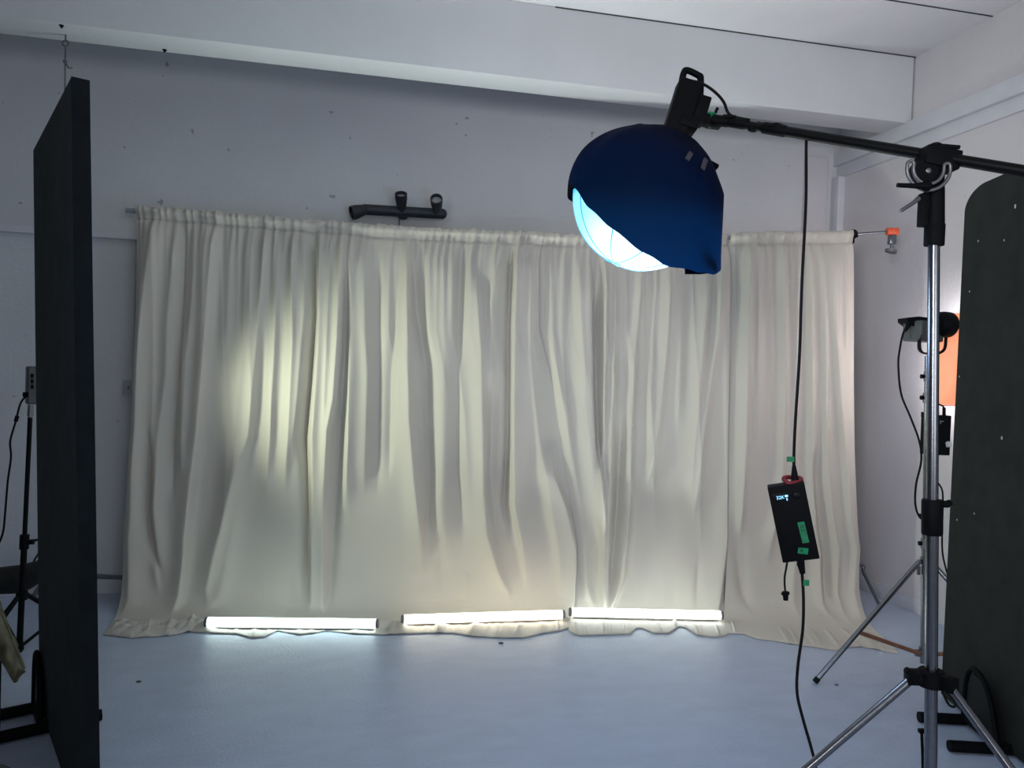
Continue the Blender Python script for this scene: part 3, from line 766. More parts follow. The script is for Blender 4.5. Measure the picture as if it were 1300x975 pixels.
mb = MB(); mb.tube(smooth_path(hp, 6), 4.2*S2, 12); mb.tube([K(868, 103), K(886, 106)], 3.4*S2, 10); part('handle', mb, M_black, r)
mb = MB(); mb.lathe(K(852, 181), axL, [(17*S2, 0), (19*S2, .004), (19*S2, .03), (15*S2, .045)], 28); part('mount_ring', mb, M_black, r)
mb = MB(); y0 = K(880, 150)
mb.box(K(890, 152), 12*S2, 9*S2, 6.5*S2, (dvb, FH, UP), .006); mb.box(K(872, 160), 12*S2, 19*S2, 7*S2, (sdL, fdL, axL), .006); mb.box(K(905, 160), 9*S2, 6*S2, 2.5*S2, ((RH+UP*-.1).normalized(), FH, UP), .003)
yk = part('yoke', mb, M_black, r)
mb = MB(); mb.lathe(K(901, 152)-dvb*.008, dvb, [(9.6*S2, 0), (9.8*S2, .002), (9.8*S2, .020), (9.6*S2, .022)], 20); part('green_tape', mb, M_green, yk, 'green tape band')
mb = MB(); mb.tube([K(907, 146), K(911, 137)], 2.0*S2, 8); part('lever', mb, M_black, yk)
mb = MB(); mb.tube([K(899, 152), bA+dvb*.02], 7*S2, 16); part('spigot', mb, M_black, yk)
# short lead from the lamp to the boom
lead = smooth_path([K(889, 105, -.01), K(900, 111, -.02), K(911, 120, -.02), K(919, 130, -.02), K(927, 146, -.02), bA+dvb*.10+UP*.014-FH*.012], 6)
thing('lamp_lead', MB().tube(lead, .0055, 8), M_rub, lead[0], 'short black lead curving from the lamp head down to the boom arm', 'cable')

# ------------------------------------------------------------------ lantern softbox with black skirt
RS = 96*S2
r = root('lantern_softbox', neck, 'large glowing round lantern softbox in a black cloth skirt below the lamp head', 'softbox')
M_ball = bpy.data.materials.new('glowing_diffuser'); M_ball.use_nodes = True
nt = M_ball.node_tree; N = nt.nodes; P_ = N['Principled BSDF']; P_.inputs['Base Color'].default_value = (.8, .85, .9, 1)
tc = N.new('ShaderNodeTexCoord'); nv = N.new('ShaderNodeVectorMath'); nv.operation = 'DISTANCE'
hot = (lc + (RH*-.45 + UP*-.74 - FH*.48)*RS) - neck
nv.inputs[1].default_value = hot; sock(nt, tc.outputs['Object'], nv.inputs[0])
rp_ = N.new('ShaderNodeValToRGB'); e = rp_.color_ramp.elements
e[0].position = 0; e[0].color = (.62, 1, 1, 1); e[1].position = .33; e[1].color = (.03, .46, .95, 1); y_ = e.new(.40); y_.color = (.0, .16, .42, 1); y_ = e.new(.5); y_.color = (0, .012, .04, 1)
x = e.new(.07); x.color = (.55, .98, 1, 1); x = e.new(.17); x.color = (.10, .68, 1, 1)
sock(nt, nv.outputs['Value'], rp_.inputs['Fac']); sock(nt, rp_.outputs['Color'], P_.inputs['Emission Color']); P_.inputs['Emission Strength'].default_value = 1.25
ax3 = (neck-lc).normalized(); e1_ = ax3.orthogonal().normalized(); e2_ = ax3.cross(e1_)
def rfun(u):
    c_ = u.dot(ax3); t = max(0, min(1, (c_-.1)/.8)); return RS*(1-.12*t*t*(3-2*t))
mb = MB(); mb.ball(Vector(), 1, 64, 40); mb.v = [lc+v*rfun(v)*.965 for v in mb.v]; dif = part('diffuser', mb, M_ball, r)
# seams of the diffuser: great circles through the lamp axis
for k in range(8):
    a = 2*math.pi*k/8+.25; v = e1_*math.cos(a)+e2_*math.sin(a)
    pts = [lc+(ax3*math.cos(t)+v*math.sin(t))*RS*.968 for t in np.linspace(1.3, math.pi, 26)]
    mb = MB(); mb.tube(pts, .0022, 6); part('seam', mb, M_rib, dif)
# skirt: covers the top, then hangs straight down to a slanting rim
nphi, nth, nd = 120, 34, 24
rg = np.random.default_rng(5)
ph = np.linspace(0, 2*math.pi, nphi+1)[:-1]
vv = np.array(lc); Rn, Fn, Un = np.array(RH), np.array(FH), np.array(UP)
G = []
nk = np.array(neck)-vv
t_lo = 93*S2
def ring_noise(ph, k): return sum(math.sin(n*p_+k*1.3+n)*a for n, a in ((3, .4), (5, .3), (9, .2), (14, .15)) for p_ in [ph])
for i in range(nth+1):
    th_ = math.pi/2*i/nth; row = []
    for p_ in ph:
        d = Rn*math.cos(p_)+Fn*math.sin(p_)
        u_ = Vector(d*math.sin(th_)+Un*math.cos(th_))
        q = np.array(u_)*rfun(u_)*(1.035+.03*ring_noise(p_, i*.22)*(.25+.75*math.sin(th_))+.03*math.exp(-((i-4)/2.5)**2)*max(0, math.cos(p_-3.3))+.02*math.exp(-((i-15)/3)**2)*max(0, math.cos(p_+.2)))
        row.append(vv+q)
    G.append(row)
for j in range(1, nd+1):
    row = []
    for p_ in ph:
        cx_, fz_ = math.cos(p_), math.sin(p_)
        drop = (np.interp(cx_, [-1, -.93, -.8, -.6, -.4, -.2, .05, .3, .6, 1], [-15, -5, 13, 33, 50, 63, 76, 84, 88, 88])+21*max(0, -fz_)-35*max(0, fz_))*S2+.003*math.sin(p_*7)+.003*math.sin(p_*17+1)
        drop = max(drop, -.03)
        t = j/nd; d = Rn*cx_+Fn*fz_
        u_ = Vector(d); rr = rfun(u_)*(1.035+.024*ring_noise(p_, nth*.22))*(1+.012*math.sin(p_*11+t*2)*t)
        # left part clings to the ball
        row.append(vv+d*rr-Un*drop*t)
    G.append(row)
mb = MB(); vs = [Vector(p) for row in G for p in row]; n = nphi; k = len(G)
fs = [(i*n+j, i*n+(j+1) % n, (i+1)*n+(j+1) % n, (i+1)*n+j) for i in range(k-1) for j in range(n)]
mb.add(vs, fs); sk = part('skirt', mb, M_skirt, r, 'black cloth skirt')
for p in sk.data.polygons: p.use_smooth = True
def on_skirt(px, py):
    """point on the near side of the ball seen at a pixel"""
    q = ray(px, py).normalized(); oc = CAM-lc; b = oc.dot(q); c_ = oc.dot(oc)-(RS*1.06)**2; ds = b*b-c_
    return CAM+q*(-b-math.sqrt(max(ds, 0)))
for px, py, w, h_, rot in ((874, 199, 3, 6, .6), (893, 209, 3, 8, .5)):
    p = on_skirt(px, py); nrm = (p-lc).normalized(); u = UP.cross(nrm).normalized(); v = nrm.cross(u)
    uu = u*math.cos(rot)-v*math.sin(rot); v2 = u*math.sin(rot)+v*math.cos(rot)
    mb = MB(); mb.box(p+nrm*.004, w*S2, h_*S2, .003, (uu, -v2 if False else v2, nrm), .002); part('velcro_tab', mb, M_tab, sk, 'grey tab')
# loose flap and folded hem tail
mb = MB(); mb.prism([K(902, 203, -.05), K(913, 209, -.05), K(912, 213, -.05), K(904, 212, -.05)], FH*.05); part('flap', mb, M_skirt, sk)
mb = MB(); mb.prism([K(869, 336, -.17), K(870, 348, -.17), K(890, 348, -.17), K(907, 346, -.16), K(906, 338, -.16)], FH*.006); part('hem_tail', mb, M_skirt, sk)

# ------------------------------------------------------------------ hanging control box and its cables
DC = 2.62; S3 = DC/F
def Cc(px, py, dz=0.0): return at(px, py, DC+dz)
pc = [Cc(975, 617), Cc(1019, 611), Cc(1040, 706), Cc(993, 712)]
ctr = (pc[0]+pc[1]+pc[2]+pc[3])/4
uy = ((pc[0]+pc[1])-(pc[2]+pc[3])).normalized(); ux = (pc[1]+pc[2]-pc[0]-pc[3]); ux = (ux-uy*ux.dot(uy)).normalized(); uz = (CAM-ctr); uz = (uz-uy*uz.dot(uy)).normalized(); ux = uy.cross(uz)
hw, hh = (pc[1]-pc[0]).length/2, (pc[1]-pc[2]).length/2
shear = 0
r = root('control_box', ctr-UP*hh, 'black lamp control box with green tape labels hanging from the boom arm', 'power supply')
mb = MB(); mb.box(ctr, hw, hh, .03, (ux, uy, uz), .004); bx = part('case', mb, M_black, r)
if uz.dot(CAM-ctr) < 0: uz = -uz
fz = uz*.0306
def bp(u, v): return ctr+ux*(u*hw)+uy*(v*hh)+fz
mb = MB(); mb.box(bp(-.40, .70), hw*.42, hh*.11, .001, (ux, uy, uz), .0006); dp = part('display', mb, M_blackm, r)
text_part('display_digits', '32K', .016, bp(-.42, .70)+uz*.0012, ux, uy, M_led, dp, .0003)
mb = MB(); mb.box(bp(-.08, .725)+uz*.001, .005, .0032, .0004, (ux, uy, uz), 0); mb.box(bp(-.08, .66)+uz*.001, .0018, .0018, .0004, (ux, uy, uz), 0); mb.box(bp(-.08, .62)+uz*.001, .0018, .0018, .0004, (ux, uy, uz), 0); part('display_mark', mb, M_led, dp)
mb = MB(); mb.lathe(bp(.45, .70)-uz*.002, uz, [(.013, 0), (.013, .006), (.010, .008)], 20); part('dial', mb, M_blackm, r)
mb = MB(); mb.box(bp(.42, -.27), .011, .036, .0006, ((ux+uy*.04).normalized(), (uy-ux*.04).normalized(), uz), 0); t1 = part('green_tape', mb, M_green, r, 'upright green tape label')
text_part('tape_writing', '0.2', .019, bp(.42, -.16)+uz*.0010, -uy, ux, M_ink, t1, .0003)
ax_ = (RH*.99-UP*.06).normalized(); ay_ = uz.cross(ax_).normalized()
if ay_.z < 0: ay_ = -ay_
mb = MB(); mb.prism([bp(.40, -.76)+ax_*a+ay_*b for a, b in ((-.030, .010), (.024, .010), (.032, .002), (.028, -.012), (-.030, -.010))], uz*.0008); t2 = part('green_tape', mb, M_green, r, 'level green tape label')
text_part('tape_writing', 'A', .018, bp(.40, -.76)-ax_*.017+uz*.0015, ax_, ay_, M_ink, t2, .0003)
# hanging strap with its buckle, red cord
s0 = Cc(1000, 710); s1 = Cc(996, 735); s2 = Cc(997, 752)
mb = MB(); mb.tube(smooth_path([s0+UP*.01, s0, Cc(998, 722), s1, s2], 5), [.009]*6+[.006]*15, 8, flat=.3); st = part('strap', mb, M_rub, r)
mb = MB(); mb.tube([Cc(997, 751), Cc(997.5, 762)], [.011, .008], 12); mb.tube([Cc(992, 754), Cc(1002, 753)], .005, 8); part('buckle', mb, M_black, st)
mb = MB(); rc = [Cc(995, 608, -.01), Cc(1000, 613, -.02), Cc(1008, 613, -.02), Cc(1016, 611, -.01), Cc(1016, 607, .02), Cc(1006, 606, .02), Cc(997, 606, .01)]
mb.tube(smooth_path(rc+[rc[0]], 5), .0075, 10); part('red_loop', mb, M_red, r, 'red cord loop')
# upper cable with connector
bt_ = bA+(bH-bA)*.382
p_top = at(1024, 181, DC)
q = ray(1024, 180)
up_c = smooth_path([at(1024, 176, 2.68), Cc(1023.5, 186, .03), Cc(1023, 260, .01), Cc(1018, 360), Cc(1015, 450), Cc(1010, 530), Cc(1008, 575), Cc(1008, 600)], 8)
r = root('power_cable', up_c[-1], 'black cable dropping from the boom arm to the top of the hanging control box', 'cable')
part('cord', MB().tube(up_c, .0050, 10), M_rub, r)
mb = MB(); mb.tube([Cc(1008, 591), Cc(1008.5, 601), Cc(1009, 612)], [.006, .010, .013], 12); part('plug', mb, M_black, r)
mb = MB(); mb.box(Cc(1003.5, 583, -.012), .0125, .0008, .009, (RH, FH, UP), 0); part('tape_flag', mb, M_green, r, 'green tape flag')
lo_c = smooth_path([Cc(1016, 708), Cc(1018, 725), Cc(1020, 760), Cc(1019, 800), Cc(1013, 845), Cc(1012, 880), Cc(1020, 915), Cc(1030, 950), Cc(1036, 980, -.02), Cc(1030, 1030, -.05)], 8)
e = lo_c[-1]
lo_c += bez(e, e-UP*.06, Vector((e.x-.04, e.y-.12, .006)), Vector((e.x-.1, e.y-.5, .006)), 10)[1:]
r = root('power_cable', Vector((lo_c[-1].x, lo_c[-1].y, 0)), 'black cable hanging below the control box down to the floor', 'cable')
part('cord', MB().tube(lo_c, .0052, 10), M_rub, r)
mb = MB(); mb.tube([Cc(1016, 707), Cc(1017, 718), Cc(1019, 728)], [.013, .012, .009], 12); mb.box(Cc(1013.5, 716), .004, .006, .007, (RH, FH, UP), .002); part('plug', mb, M_black, r)
mb = MB(); mb.box(Cc(1023.5, 740, -.012), .010, .0008, .010, (RH, FH, UP), 0); part('tape_flag', mb, M_green, r, 'green tape flag')

# ------------------------------------------------------------------ rear light stand, its lamp and control box
D4 = 3.92; S4 = D4/F
def Q(px, py, dz=0.0): return at(px, py, D4+dz)
pb4 = Q(1172.5, 842); pt4 = Q(1177.5, 452); dv4 = (pt4-pb4)/(pt4.z-pb4.z)
def p4(z): return pb4+dv4*(z-pb4.z)
r = root('light_stand', Vector((pb4.x, pb4.y, 0)), 'chrome three-legged stand behind the boom stand pole, with a brace coloured by orange reflection', 'light stand')
zk = Q(1175, 712).z
mb = MB(); mb.tube([p4(pb4.z), p4(zk+.3)], .0165, 16); part('lower_pole', mb, M_chrome, r)
mb = MB(); mb.tube([p4(zk+.28), p4(pt4.z)], .0135, 16); part('upper_pole', mb, M_chrome, r)
for yy, w in ((690, .021), (655, .020), (505, .020), (478, .017)):
    mb = MB(); z = Q(1175, yy).z; mb.tube([p4(z-.025), p4(z+.025)], w, 14); c_ = part('collar', mb, M_grey, r)
    mb = MB(); k = p4(z); mb.tube([k-RH*.015, k-RH*.032], [.010, .012], 10); part('knob', mb, M_black, c_)
mb = MB(); mb.tube([p4(zk-.015), p4(zk+.02)], .024, 16); part('leg_collar', mb, M_chrome, r)
mb = MB(); zbr = Q(1168, 829).z; mb.tube([p4(zbr-.02), p4(zbr+.03)], .023, 16); mb.box(p4(zbr)-RH*.03, .014, .012, .016, (RH, FH, UP), .004); part('brace_collar', mb, M_chrome, r)
le = on_floor(1035, 868); lv = le-pb4; lv.z = 0; rad = lv.length; a0_ = math.atan2(lv.dot(FH), lv.dot(RH))
for k, da in enumerate((0, 120, 227)):
    v = RH*math.cos(a0_+math.radians(da))+FH*math.sin(a0_+math.radians(da))
    a = p4(zk)+v*.03; e = Vector((pb4.x, pb4.y, .012))+v*rad
    mb = MB(); mb.tube([a, e], .0125, 14); lg = part('leg', mb, M_chrome, r)
    mb = MB(); dd = (e-a).normalized(); mb.tube([e-dd*.02, e+dd*.004], .0145, 12); part('rubber_foot', mb, M_rub, lg)
    mid = a+(e-a)*.60
    mb = MB(); mb.tube([mid, p4(zbr)+v*.025], .0105, 12); part('brace', mb, M_brace_reflect, r, 'brace coloured by orange reflection')
mb = MB(); mb.box(p4(zk)-RH*.03-UP*.05, .008, .006, .022, (RH, FH, UP), .002); part('knob', mb, M_chrome, r)
# lamp head
r = root('studio_light', pt4, 'small dark lamp head on the rear stand, in front of an orange softbox', 'studio light')
axr = (RH*.9+FH*.42).normalized(); sr = axr.cross(UP).normalized()
b = Q(1172, 421)
mb = MB(); mb.box(b, .085, .055, .052, (axr, sr, UP), .012, 3); part('housing', mb, M_ledbody, r)
mb = MB(); pl = [Q(1146, 404), Q(1160, 402.5), Q(1180, 405), Q(1180, 415), Q(1154, 415), Q(1146, 409)]
mb.prism([p-FH*.05 for p in pl], FH*.10); part('control_hood', mb, M_black, r)
mb = MB(); fr = Q(1197, 412); mb.lathe(fr-axr*.05, axr, [(.045, 0), (.062, .02), (.066, .05), (.066, .085), (.058, .09)], 28); part('mount_ring', mb, M_black, r)
yk_ = smooth_path([Q(1168, 425, -.07), Q(1167, 440, -.07), Q(1170, 447, -.06), Q(1178, 449, -.02), Q(1190, 449, -.02), Q(1199, 443, -.03), Q(1201, 428, -.03)], 6)
mb = MB(); mb.tube(yk_, .013, 10, flat=.4); part('yoke', mb, M_blackm, r)
# orange softbox behind it
r = root('softbox', Q(1200, 420, .08), 'glowing orange softbox on the rear lamp, half hidden by the right panel', 'softbox')
oc = Q(1249, 457, .22)
def rr_loop(c_, hx_, hz_, rad_, n_=8):
    out = []
    for cx_, cz_, a0q in ((hx_-rad_, hz_-rad_, 0), (-hx_+rad_, hz_-rad_, 90), (-hx_+rad_, -hz_+rad_, 180), (hx_-rad_, -hz_+rad_, 270)):
        for i in range(n_+1):
            t = math.radians(a0q+90*i/n_); out.append(c_+RH*(cx_+rad_*math.cos(t))+UP*(cz_+rad_*math.sin(t)))
    return out
sS = 4.14/F
loops = [rr_loop(oc-FH*.10+RH*-.04, .10, .10, .04), rr_loop(oc, 56*sS, 58*sS, .03), rr_loop(oc+FH*.10, 57*sS, 59*sS, .03)]
mb = MB(); n = len(loops[0]); mb.add([p for l_ in loops for p in l_], [(i*n+j, i*n+(j+1) % n, (i+1)*n+(j+1) % n, (i+1)*n+j) for i in range(2) for j in range(n)]+[tuple(range(n))])
part('shell', mb, M_orange, r)
mb = MB(); mb.tube(loops[2]+[loops[2][0]], .006, 8); part('rim', mb, M_otape, r)
mb = MB(); fl_ = [p-FH*.012 for p in loops[2]]; mb.prism(fl_, FH*.008); part('front_diffuser', mb, mat('softbox_front', (.8, .8, .8), .6, emit=(1, .95, 1), estr=2.5, noise=.02), r, 'white front cloth')
# rear control box
r = root('control_box', Q(1188, 578, .0), 'dark control box with a green light on the rear stand', 'power supply')
cb4 = Q(1187.5, 552, .055)
mb = MB(); mb.box(cb4, 15.5*S4, .03, 25.5*S4, (RH, FH, UP), .004); part('case', mb, M_black, r)
mb = MB(); mb.box(Q(1173.5, 526.5, .04), 3*S4, .012, 3.5*S4, (RH, FH, UP), .003); part('hook', mb, M_black, r)
mb = MB(); mb.ball(Q(1175, 538, .018), .008, 12, 8); part('indicator', mb, M_gled, r, 'green light')
mb = MB(); mb.box(Q(1195.5, 535, .021), .010, .001, .003, (RH, FH, UP), 0); mb.box(Q(1194, 536, .021), .0025, .001, .009, (RH, FH, UP), 0); part('printed_mark', mb, M_print, r)
# cables of the rear lamp
cab = smooth_path([Q(1154, 412, -.03), Q(1147, 422, -.03), Q(1142, 445, -.03), Q(1140.5, 465, -.03), Q(1144, 500, -.03), Q(1156, 530, -.03), Q(1167, 560, -.03), Q(1169.5, 585, -.03), Q(1163, 615, -.03), Q(1162, 640, -.03), Q(1167, 656, -.03), Q(1174, 660, -.03)], 6)
r = root('lamp_cable', cab[-1], 'black cable looping left from the rear lamp head down to its stand', 'cable')
part('cord', MB().tube(cab, .0052, 8), M_rub, r)
mb = MB(); mb.tube([Q(1157, 405, -.03), Q(1153, 413, -.03), Q(1149, 421, -.03)], [.016, .012, .006], 10); part('plug', mb, M_black, r)
cab2 = smooth_path([Q(1190, 513, -.0), Q(1196, 515, -.0), Q(1198.5, 519, .0), Q(1198.5, 527, .03)], 6)
r = root('lamp_cable', cab2[-1], 'short black plug lead entering the top of the rear control box', 'cable')
part('cord', MB().tube(cab2, .004, 8), M_rub, r)
mb = MB(); mb.tube([Q(1198.5, 518, .01), Q(1198.5, 527, .03)], .008, 10); part('plug', mb, M_black, r)
cab3 = smooth_path([Q(1190, 612, .02), Q(1196, 622, .02), Q(1197, 640, .02), Q(1196, 680, .02), Q(1197, 705, .02), Q(1203, 730, .02)], 6)
cab3 += [Vector((cab3[-1].x+.03, cab3[-1].y, .3)), Vector((cab3[-1].x+.05, cab3[-1].y, .006))]
thing('lamp_cable', MB().tube(cab3, .0045, 8), M_rub, Vector((cab3[-1].x, cab3[-1].y, 0)), 'thin black cable hanging between the rear stand and the right panel', 'cable')
# small cable coil at the boom stand spider
coil = smooth_path([L(1194, 872, .05), L(1199, 884, .05), L(1205, 895, .05), L(1212, 897, .05), L(1212, 890, .05), L(1203, 880, .05), L(1196, 872, .05)], 6)
thing('cable_loop', MB().tube(coil, .004, 8), M_rub, coil[0], 'small black cable loop hanging from the boom stand legs', 'cable')
tie = [L(1170, 928, .04), L(1171, 950, .04), L(1172, 990, .04), L(1172, 1040, .04)]
tie.append(Vector((tie[-1].x, tie[-1].y, .008)))
mb = MB(); mb.tube(tie, .0045, 8); mb.box(L(1171, 928, .04), .012, .008, .006, (RH, FH, UP), .002)
thing('safety_strap', mb, M_black, Vector((tie[-1].x, tie[-1].y, 0)), 'thin black strap hanging left of the boom stand lower pole', 'strap')

# ------------------------------------------------------------------ left light stand, LED panel, cable, bags
D5 = 3.75; S5 = D5/F
def W(px, py, dz=0.0): return at(px, py, D5+dz)
s_t = W(39, 515); s_b = W(24, 836); dv5 = (s_t-s_b)/(s_t.z-s_b.z)
def p5(z): return s_b+dv5*(z-s_b.z)
r = root('light_stand', Vector((s_b.x, s_b.y, 0)), 'thin black light stand behind the left panel', 'light stand')
zj = W(34, 688).z; zl5 = W(26, 756).z
mb = MB(); mb.tube([p5(.04), p5(zj)], .014, 14); part('lower_pole', mb, M_black, r)
mb = MB(); mb.tube([p5(zj-.02), p5(W(39, 530).z)], .0105, 14); part('upper_pole', mb, M_black, r)
mb = MB(); mb.tube([p5(W(39, 533).z), p5(W(39, 526).z)], .010, 12); mb.tube([p5(W(39, 528).z), p5(W(39, 514).z)], [.014, .012], 12); part('spigot', mb, M_grey, r)
mb = MB(); mb.tube([p5(zj-.035), p5(zj+.035)], .021, 14); mb.tube([p5(zj)+RH*.015, p5(zj)+RH*.045], .012, 10); part('clamp_collar', mb, M_black, r)
mb = MB(); mb.tube([p5(zl5-.02), p5(zl5+.02)], .026, 14); part('leg_collar', mb, M_black, r)
mb = MB(); mb.tube([p5(.05), p5(.085)], .02, 14); part('brace_collar', mb, M_black, r)
for ang in (262, 140, 76):
    v = RH*math.cos(math.radians(ang))+FH*math.sin(math.radians(ang))
    a = p5(zl5)+v*.025; e = Vector((s_b.x, s_b.y, .012))+v*.42
    mb = MB(); mb.tube([a, e], .011, 10); lg = part('leg', mb, M_black, r)
    mid = a+(e-a)*.55; mb = MB(); mb.tube([mid, p5(.068)+v*.02], .008, 8); part('brace', mb, M_black, r)
r = root('led_panel', W(40, 513), 'grey lamp panel on top of the thin black stand behind the left panel', 'studio light')
aim = (at(380, 500, 4.6)-W(42, 490)); aim.z = 0; aim.normalize(); asd = aim.cross(UP)
lp_ = W(44, 489)
mb = MB(); mb.box(lp_, .035, .045, .092, (aim, asd, UP), .010, 3); part('housing', mb, M_ledbody, r)
mb = MB(); mb.box(lp_+aim*.036, .002, .038, .08, (aim, asd, UP), .001); part('diffuser', mb, mat('led_diffuser', (.8, .8, .7), .5, emit=(1, .95, .7), estr=3, noise=.02), r, 'lit face')
mb = MB()
for py in (477, 484, 491): mb.box(W(41, py, -.055), .005, .004, .010, (RH, FH, UP), .001)
part('socket_row', mb, M_black, r)
cabL = smooth_path([W(36, 501, -.04), W(30, 506, -.04), W(25, 515, -.04), W(20, 535, -.04), W(13, 560, -.04), W(14, 580, -.04), W(10, 610, -.04), W(7, 645, -.04), W(4, 675, -.04), W(-3, 695, -.04), W(-10, 720, -.04), W(-12, 780, -.04)], 6)
cabL.append(Vector((cabL[-1].x, cabL[-1].y, .006)))
r = root('lamp_cable', Vector((cabL[-1].x, cabL[-1].y, 0)), 'wavy black cable hanging from the grey lamp panel at the left edge', 'cable')
part('cord', MB().tube(cabL, .0048, 8), M_rub, r)
mb = MB(); mb.tube([W(22, 528, -.04), W(20, 535, -.04)], .009, 10); part('ferrite_bead', mb, M_black, r)
mb = MB(); mb.box(W(34, 501, -.045), .014, .012, .012, (RH, FH, UP), .004); part('plug', mb, M_black, r)
# sandbag slung behind the stand
D6 = 3.98
def B6(px, py, dz=0.0): return at(px, py, D6+dz)
nU, nV = 40, 20; G = []
topp = lin(-60,722,0,720,25,717,40,713,60,706,90,700); bott = lin(-60,754,0,754,25,753,38,749,50,742,90,728)
us = np.linspace(-60, 88, nU)
for u in us:
    yt = np.interp(u, [p[1] for p in topp], [p[0] for p in topp]); yb = np.interp(u, [p[1] for p in bott], [p[0] for p in bott])
    row = []; e = max(.15, math.sin(math.pi*min(1, max(0, (u+60)/148)))**.4)
    for j in range(nV):
        t = 2*math.pi*j/nV
        row.append(np.array(B6(u, (yt+yb)/2)+UP*(math.cos(t)*(yb-yt)/2*D6/F*(.6+.4*e))+FH*(math.sin(t)*.07*e)))
    G.append(row)
mb = MB(); vs = [Vector(p) for row in G for p in row]
mb.add(vs, [(i*nV+j, i*nV+(j+1) % nV, (i+1)*nV+(j+1) % nV, (i+1)*nV+j) for i in range(nU-1) for j in range(nV)]+[tuple(range(nV)), tuple(range((nU-1)*nV, nU*nV))])
r = root('sandbag', B6(10, 754), 'dark sandbag slung behind the thin black stand at the left edge', 'sandbag')
part('sack', mb, M_bag, r)
mb = MB(); mb.tube(smooth_path([B6(43, 712), B6(50, 701), B6(62, 684), p5(zj)+RH*.10+FH*.1, p5(zj)+FH*.02], 5), .010, 8, flat=.4); part('strap', mb, M_bag, r)

# olive jacket hanging over a chair back at the left edge (mostly outside the picture)
D7 = 2.25
def J(px, py, dz=0.0): return at(px, py, D7+dz)
seat0 = J(-70, 850)
r = root('folding_chair', Vector((seat0.x, seat0.y, 0)), 'dark chair under the olive jacket at the left edge', 'chair')
ctop = J(-50, 790); cz = ctop.z
for sx in (-.19, .17):
    for sd, lean_ in ((0, .0), (-.36, .0)):
        a = Vector((seat0.x, seat0.y, 0))+RH*(sx-.02)+FH*sd
        mb = MB(); mb.tube([a+UP*.005, a+UP*(cz if sd == 0 else .45)], .013, 10); part('leg', mb, M_black, r)
sc_ = Vector((seat0.x, seat0.y, .45))+RH*-.03-FH*.19
mb = MB(); mb.box(sc_, .2, .19, .018, (RH, FH, UP), .012, 3); part('seat', mb, M_black, r)
mb = MB(); mb.box(Vector((seat0.x, seat0.y, cz-.09))+RH*-.03, .19, .012, .10, (RH, FH, UP), .01, 3); part('backrest', mb, M_black, r)
# jacket surface: front drape with a slanting hem
edge = [(-150, 775), (-60, 766), (-20, 768), (2, 782), (10, 800), (17, 820), (24, 838), (30, 850)]
hemp = [(-150, 905), (-60, 880), (-25, 862), (0, 838), (6, 847), (12, 858), (18, 868), (30, 853)]
nu, nv_ = 46, 26; G = np.zeros((nv_, nu, 3))
for i in range(nu):
    t = i/(nu-1)*(len(edge)-1); k = min(int(t), len(edge)-2); f_ = t-k
    ex, ey = [edge[k][q_]*(1-f_)+edge[k+1][q_]*f_ for q_ in (0, 1)]; hx_, hy_ = [hemp[k][q_]*(1-f_)+hemp[k+1][q_]*f_ for q_ in (0, 1)]
    for j in range(nv_):
        u = j/(nv_-1); px = ex+(hx_-ex)*u; py = ey+(hy_-ey)*u
        dz = -.05-.04*math.sin(u*2.2)+.012*math.sin(i*.33+u*3)
        G[j, i] = J(px, py, dz)
Gb = G.copy()
mb = MB(); mb.grid(G)
# back fall over the far side of the chair
G2 = np.zeros((nv_, nu, 3))
for j in range(nv_):
    u = j/(nv_-1)
    for i in range(nu):
        p = Vector(G[0, i]); q = p+FH*(.06*min(1, u*4))-RH*(.05*min(1, u*4))+UP*(.03*u); G2[j, i] = q
mb.grid(G2)
jk = thing('jacket', mb, M_olive, J(0, 860), 'olive green jacket hanging at the left edge in front of the thin black stand', 'jacket')
md = jk.modifiers.new('cloth_thickness', 'SOLIDIFY'); md.thickness = .006
# slate bag on the floor in the bottom left corner
p = J(-46, 995, -.35)
mb = MB(); mb.ball(Vector((p.x, p.y, p.z-.16)), .2, 28, 18, .75, .6, .95)
bagz = min(v.z for v in mb.v)
bb = MB(); zt_ = p.z+.03
hull = []
for i, (rr, zz) in enumerate(((.11, 0.0), (.15, .02), (.165, .15), (.16, .3), (.15, zt_-.10), (.125, zt_-.04), (.07, zt_-.008), (.01, zt_))): hull.append((rr, zz))
bb.lathe(Vector((p.x-.02, p.y, 0)), UP, hull, 28)
r = root('kit_bag', Vector((p.x-.02, p.y, 0)), 'rounded slate-grey bag standing in the bottom left corner', 'bag')
part('sack', bb, M_teal, r)
mb = MB(); c_ = Vector((p.x-.02, p.y, zt_)); mb.tube(bez(c_-RH*.07-UP*.012, c_-RH*.05+UP*.06, c_+RH*.05+UP*.06, c_+RH*.07-UP*.012, 12), .008, 8); part('handle', mb, M_bag, r)

# chips of dirt on the floor
for px, py, w, lb in ((176, 866, .010, 'small dark chip on the floor right of the left panel'), (636, 817, .012, 'small dark chip on the floor in front of the middle tube'), (1062, 870, .007, 'tiny dark chip on the floor left of the boom stand')):
    p = on_floor(px, py); mb = MB(); mb.ball(p+UP*.003, w, 8, 6, 1.3, .8, .35); thing('floor_chip', mb, M_darkgap, p, lb, 'debris')

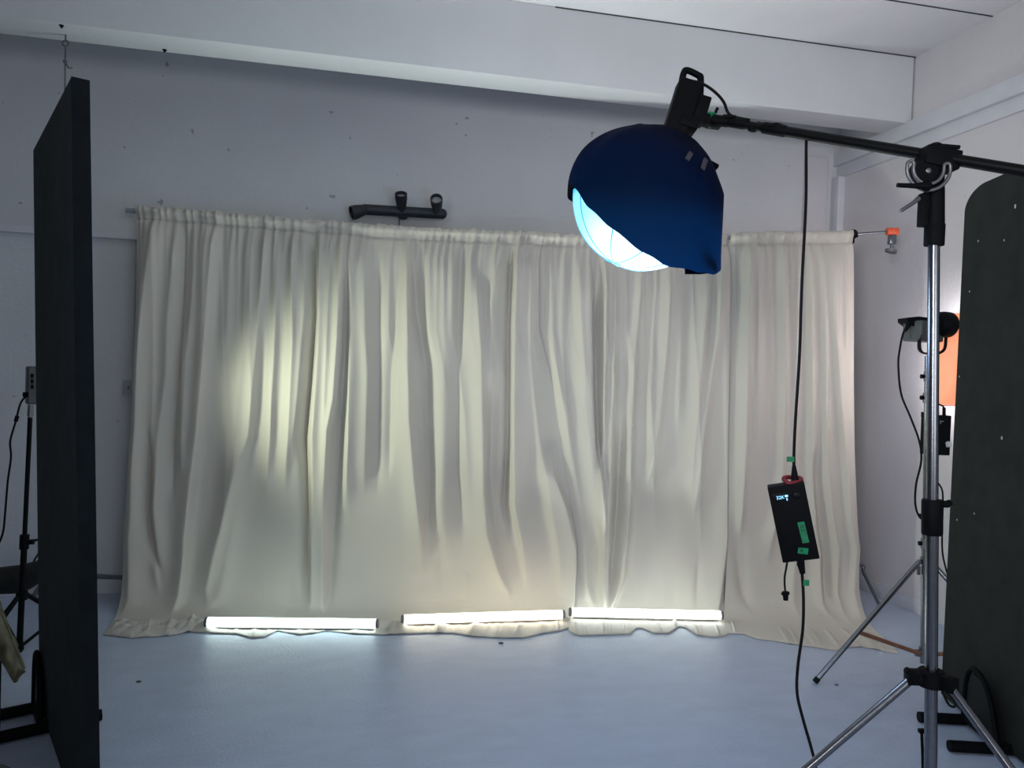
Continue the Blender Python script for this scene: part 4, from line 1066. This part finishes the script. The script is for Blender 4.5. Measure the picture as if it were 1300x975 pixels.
# ------------------------------------------------------------------ lights
W_ = bpy.data.worlds.new('world'); SC.world = W_; W_.use_nodes = True
bg = W_.node_tree.nodes['Background']; bg.inputs['Color'].default_value = (.75, .82, 1, 1); bg.inputs['Strength'].default_value = .06
def area(name, loc, target, sx, sy, power, col):
    l = bpy.data.lights.new(name, 'AREA'); l.shape = 'RECTANGLE'; l.size = sx; l.size_y = sy; l.energy = power; l.color = col
    o = bpy.data.objects.new(name, l); COL.objects.link(o); o.location = loc
    o.rotation_euler = (Vector(target)-Vector(loc)).to_track_quat('-Z', 'Y').to_euler(); return o
def spot(name, loc, target, ang, blend, power, col, rad=.05):
    l = bpy.data.lights.new(name, 'SPOT'); l.spot_size = math.radians(ang); l.spot_blend = blend; l.energy = power; l.color = col; l.shadow_soft_size = rad
    o = bpy.data.objects.new(name, l); COL.objects.link(o); o.location = loc
    o.rotation_euler = (Vector(target)-Vector(loc)).to_track_quat('-Z', 'Y').to_euler(); return o
area('added_front_fill', (1.8, -3.4, 1.9), (1.4, 4, 2.9), 3.4, 1.6, 41, (.88, .93, 1)).data.spread = math.radians(130)  # unseen fill light added behind the camera to brighten walls and ceiling
spot('led_panel_beam', lp_+aim*.07, at(600, 520, 4.6), 78, 1, 112, (.90, 1, .80), .10)
for (A, B), c in zip(TUBES, ((.84, 1, .96), (.96, 1, .92), (.88, 1, .98))):
    o = area('tube_output', (A+B)/2+UP*.03+NRM*.01, (A+B)/2+UP*1+NRM*.28, (B-A).length, .03, 7, c); o.data.spread = math.radians(76)
    z_ = -((UP*1+NRM*.28).normalized()); x_ = (B-A).normalized(); z_ = (z_-x_*z_.dot(x_)).normalized(); y_ = z_.cross(x_)
    mt_ = Matrix((x_, y_, -(-z_))).transposed(); mt_ = Matrix((x_, y_, z_)).transposed(); o.rotation_euler = mt_.to_euler()
pnt = bpy.data.lights.new('lantern_glow', 'POINT'); pnt.energy = 17; pnt.color = (.40, .60, 1); pnt.shadow_soft_size = .12
po = bpy.data.objects.new('lantern_glow', pnt); COL.objects.link(po); po.location = lc-UP*(RS+.16)-RH*.03
area('softbox_beam', oc+FH*.12, oc+FH*1+RH*1.5, .35, .4, 13, (1, .95, 1)).data.spread = math.radians(110)
area('added_side_fill', (-2.6, -2.4, 2.3), (XR, 4.4, 1.9), 1.2, 1.4, 14, (1, .95, 1)).data.spread = math.radians(50)  # second unseen light, added from the left to lift the right wall

SC.view_settings.view_transform = 'Standard'; SC.view_settings.look = 'None'; SC.view_settings.exposure = 0; SC.view_settings.gamma = 1
SC.view_settings.use_curve_mapping = False
SC.cycles.max_bounces = 8
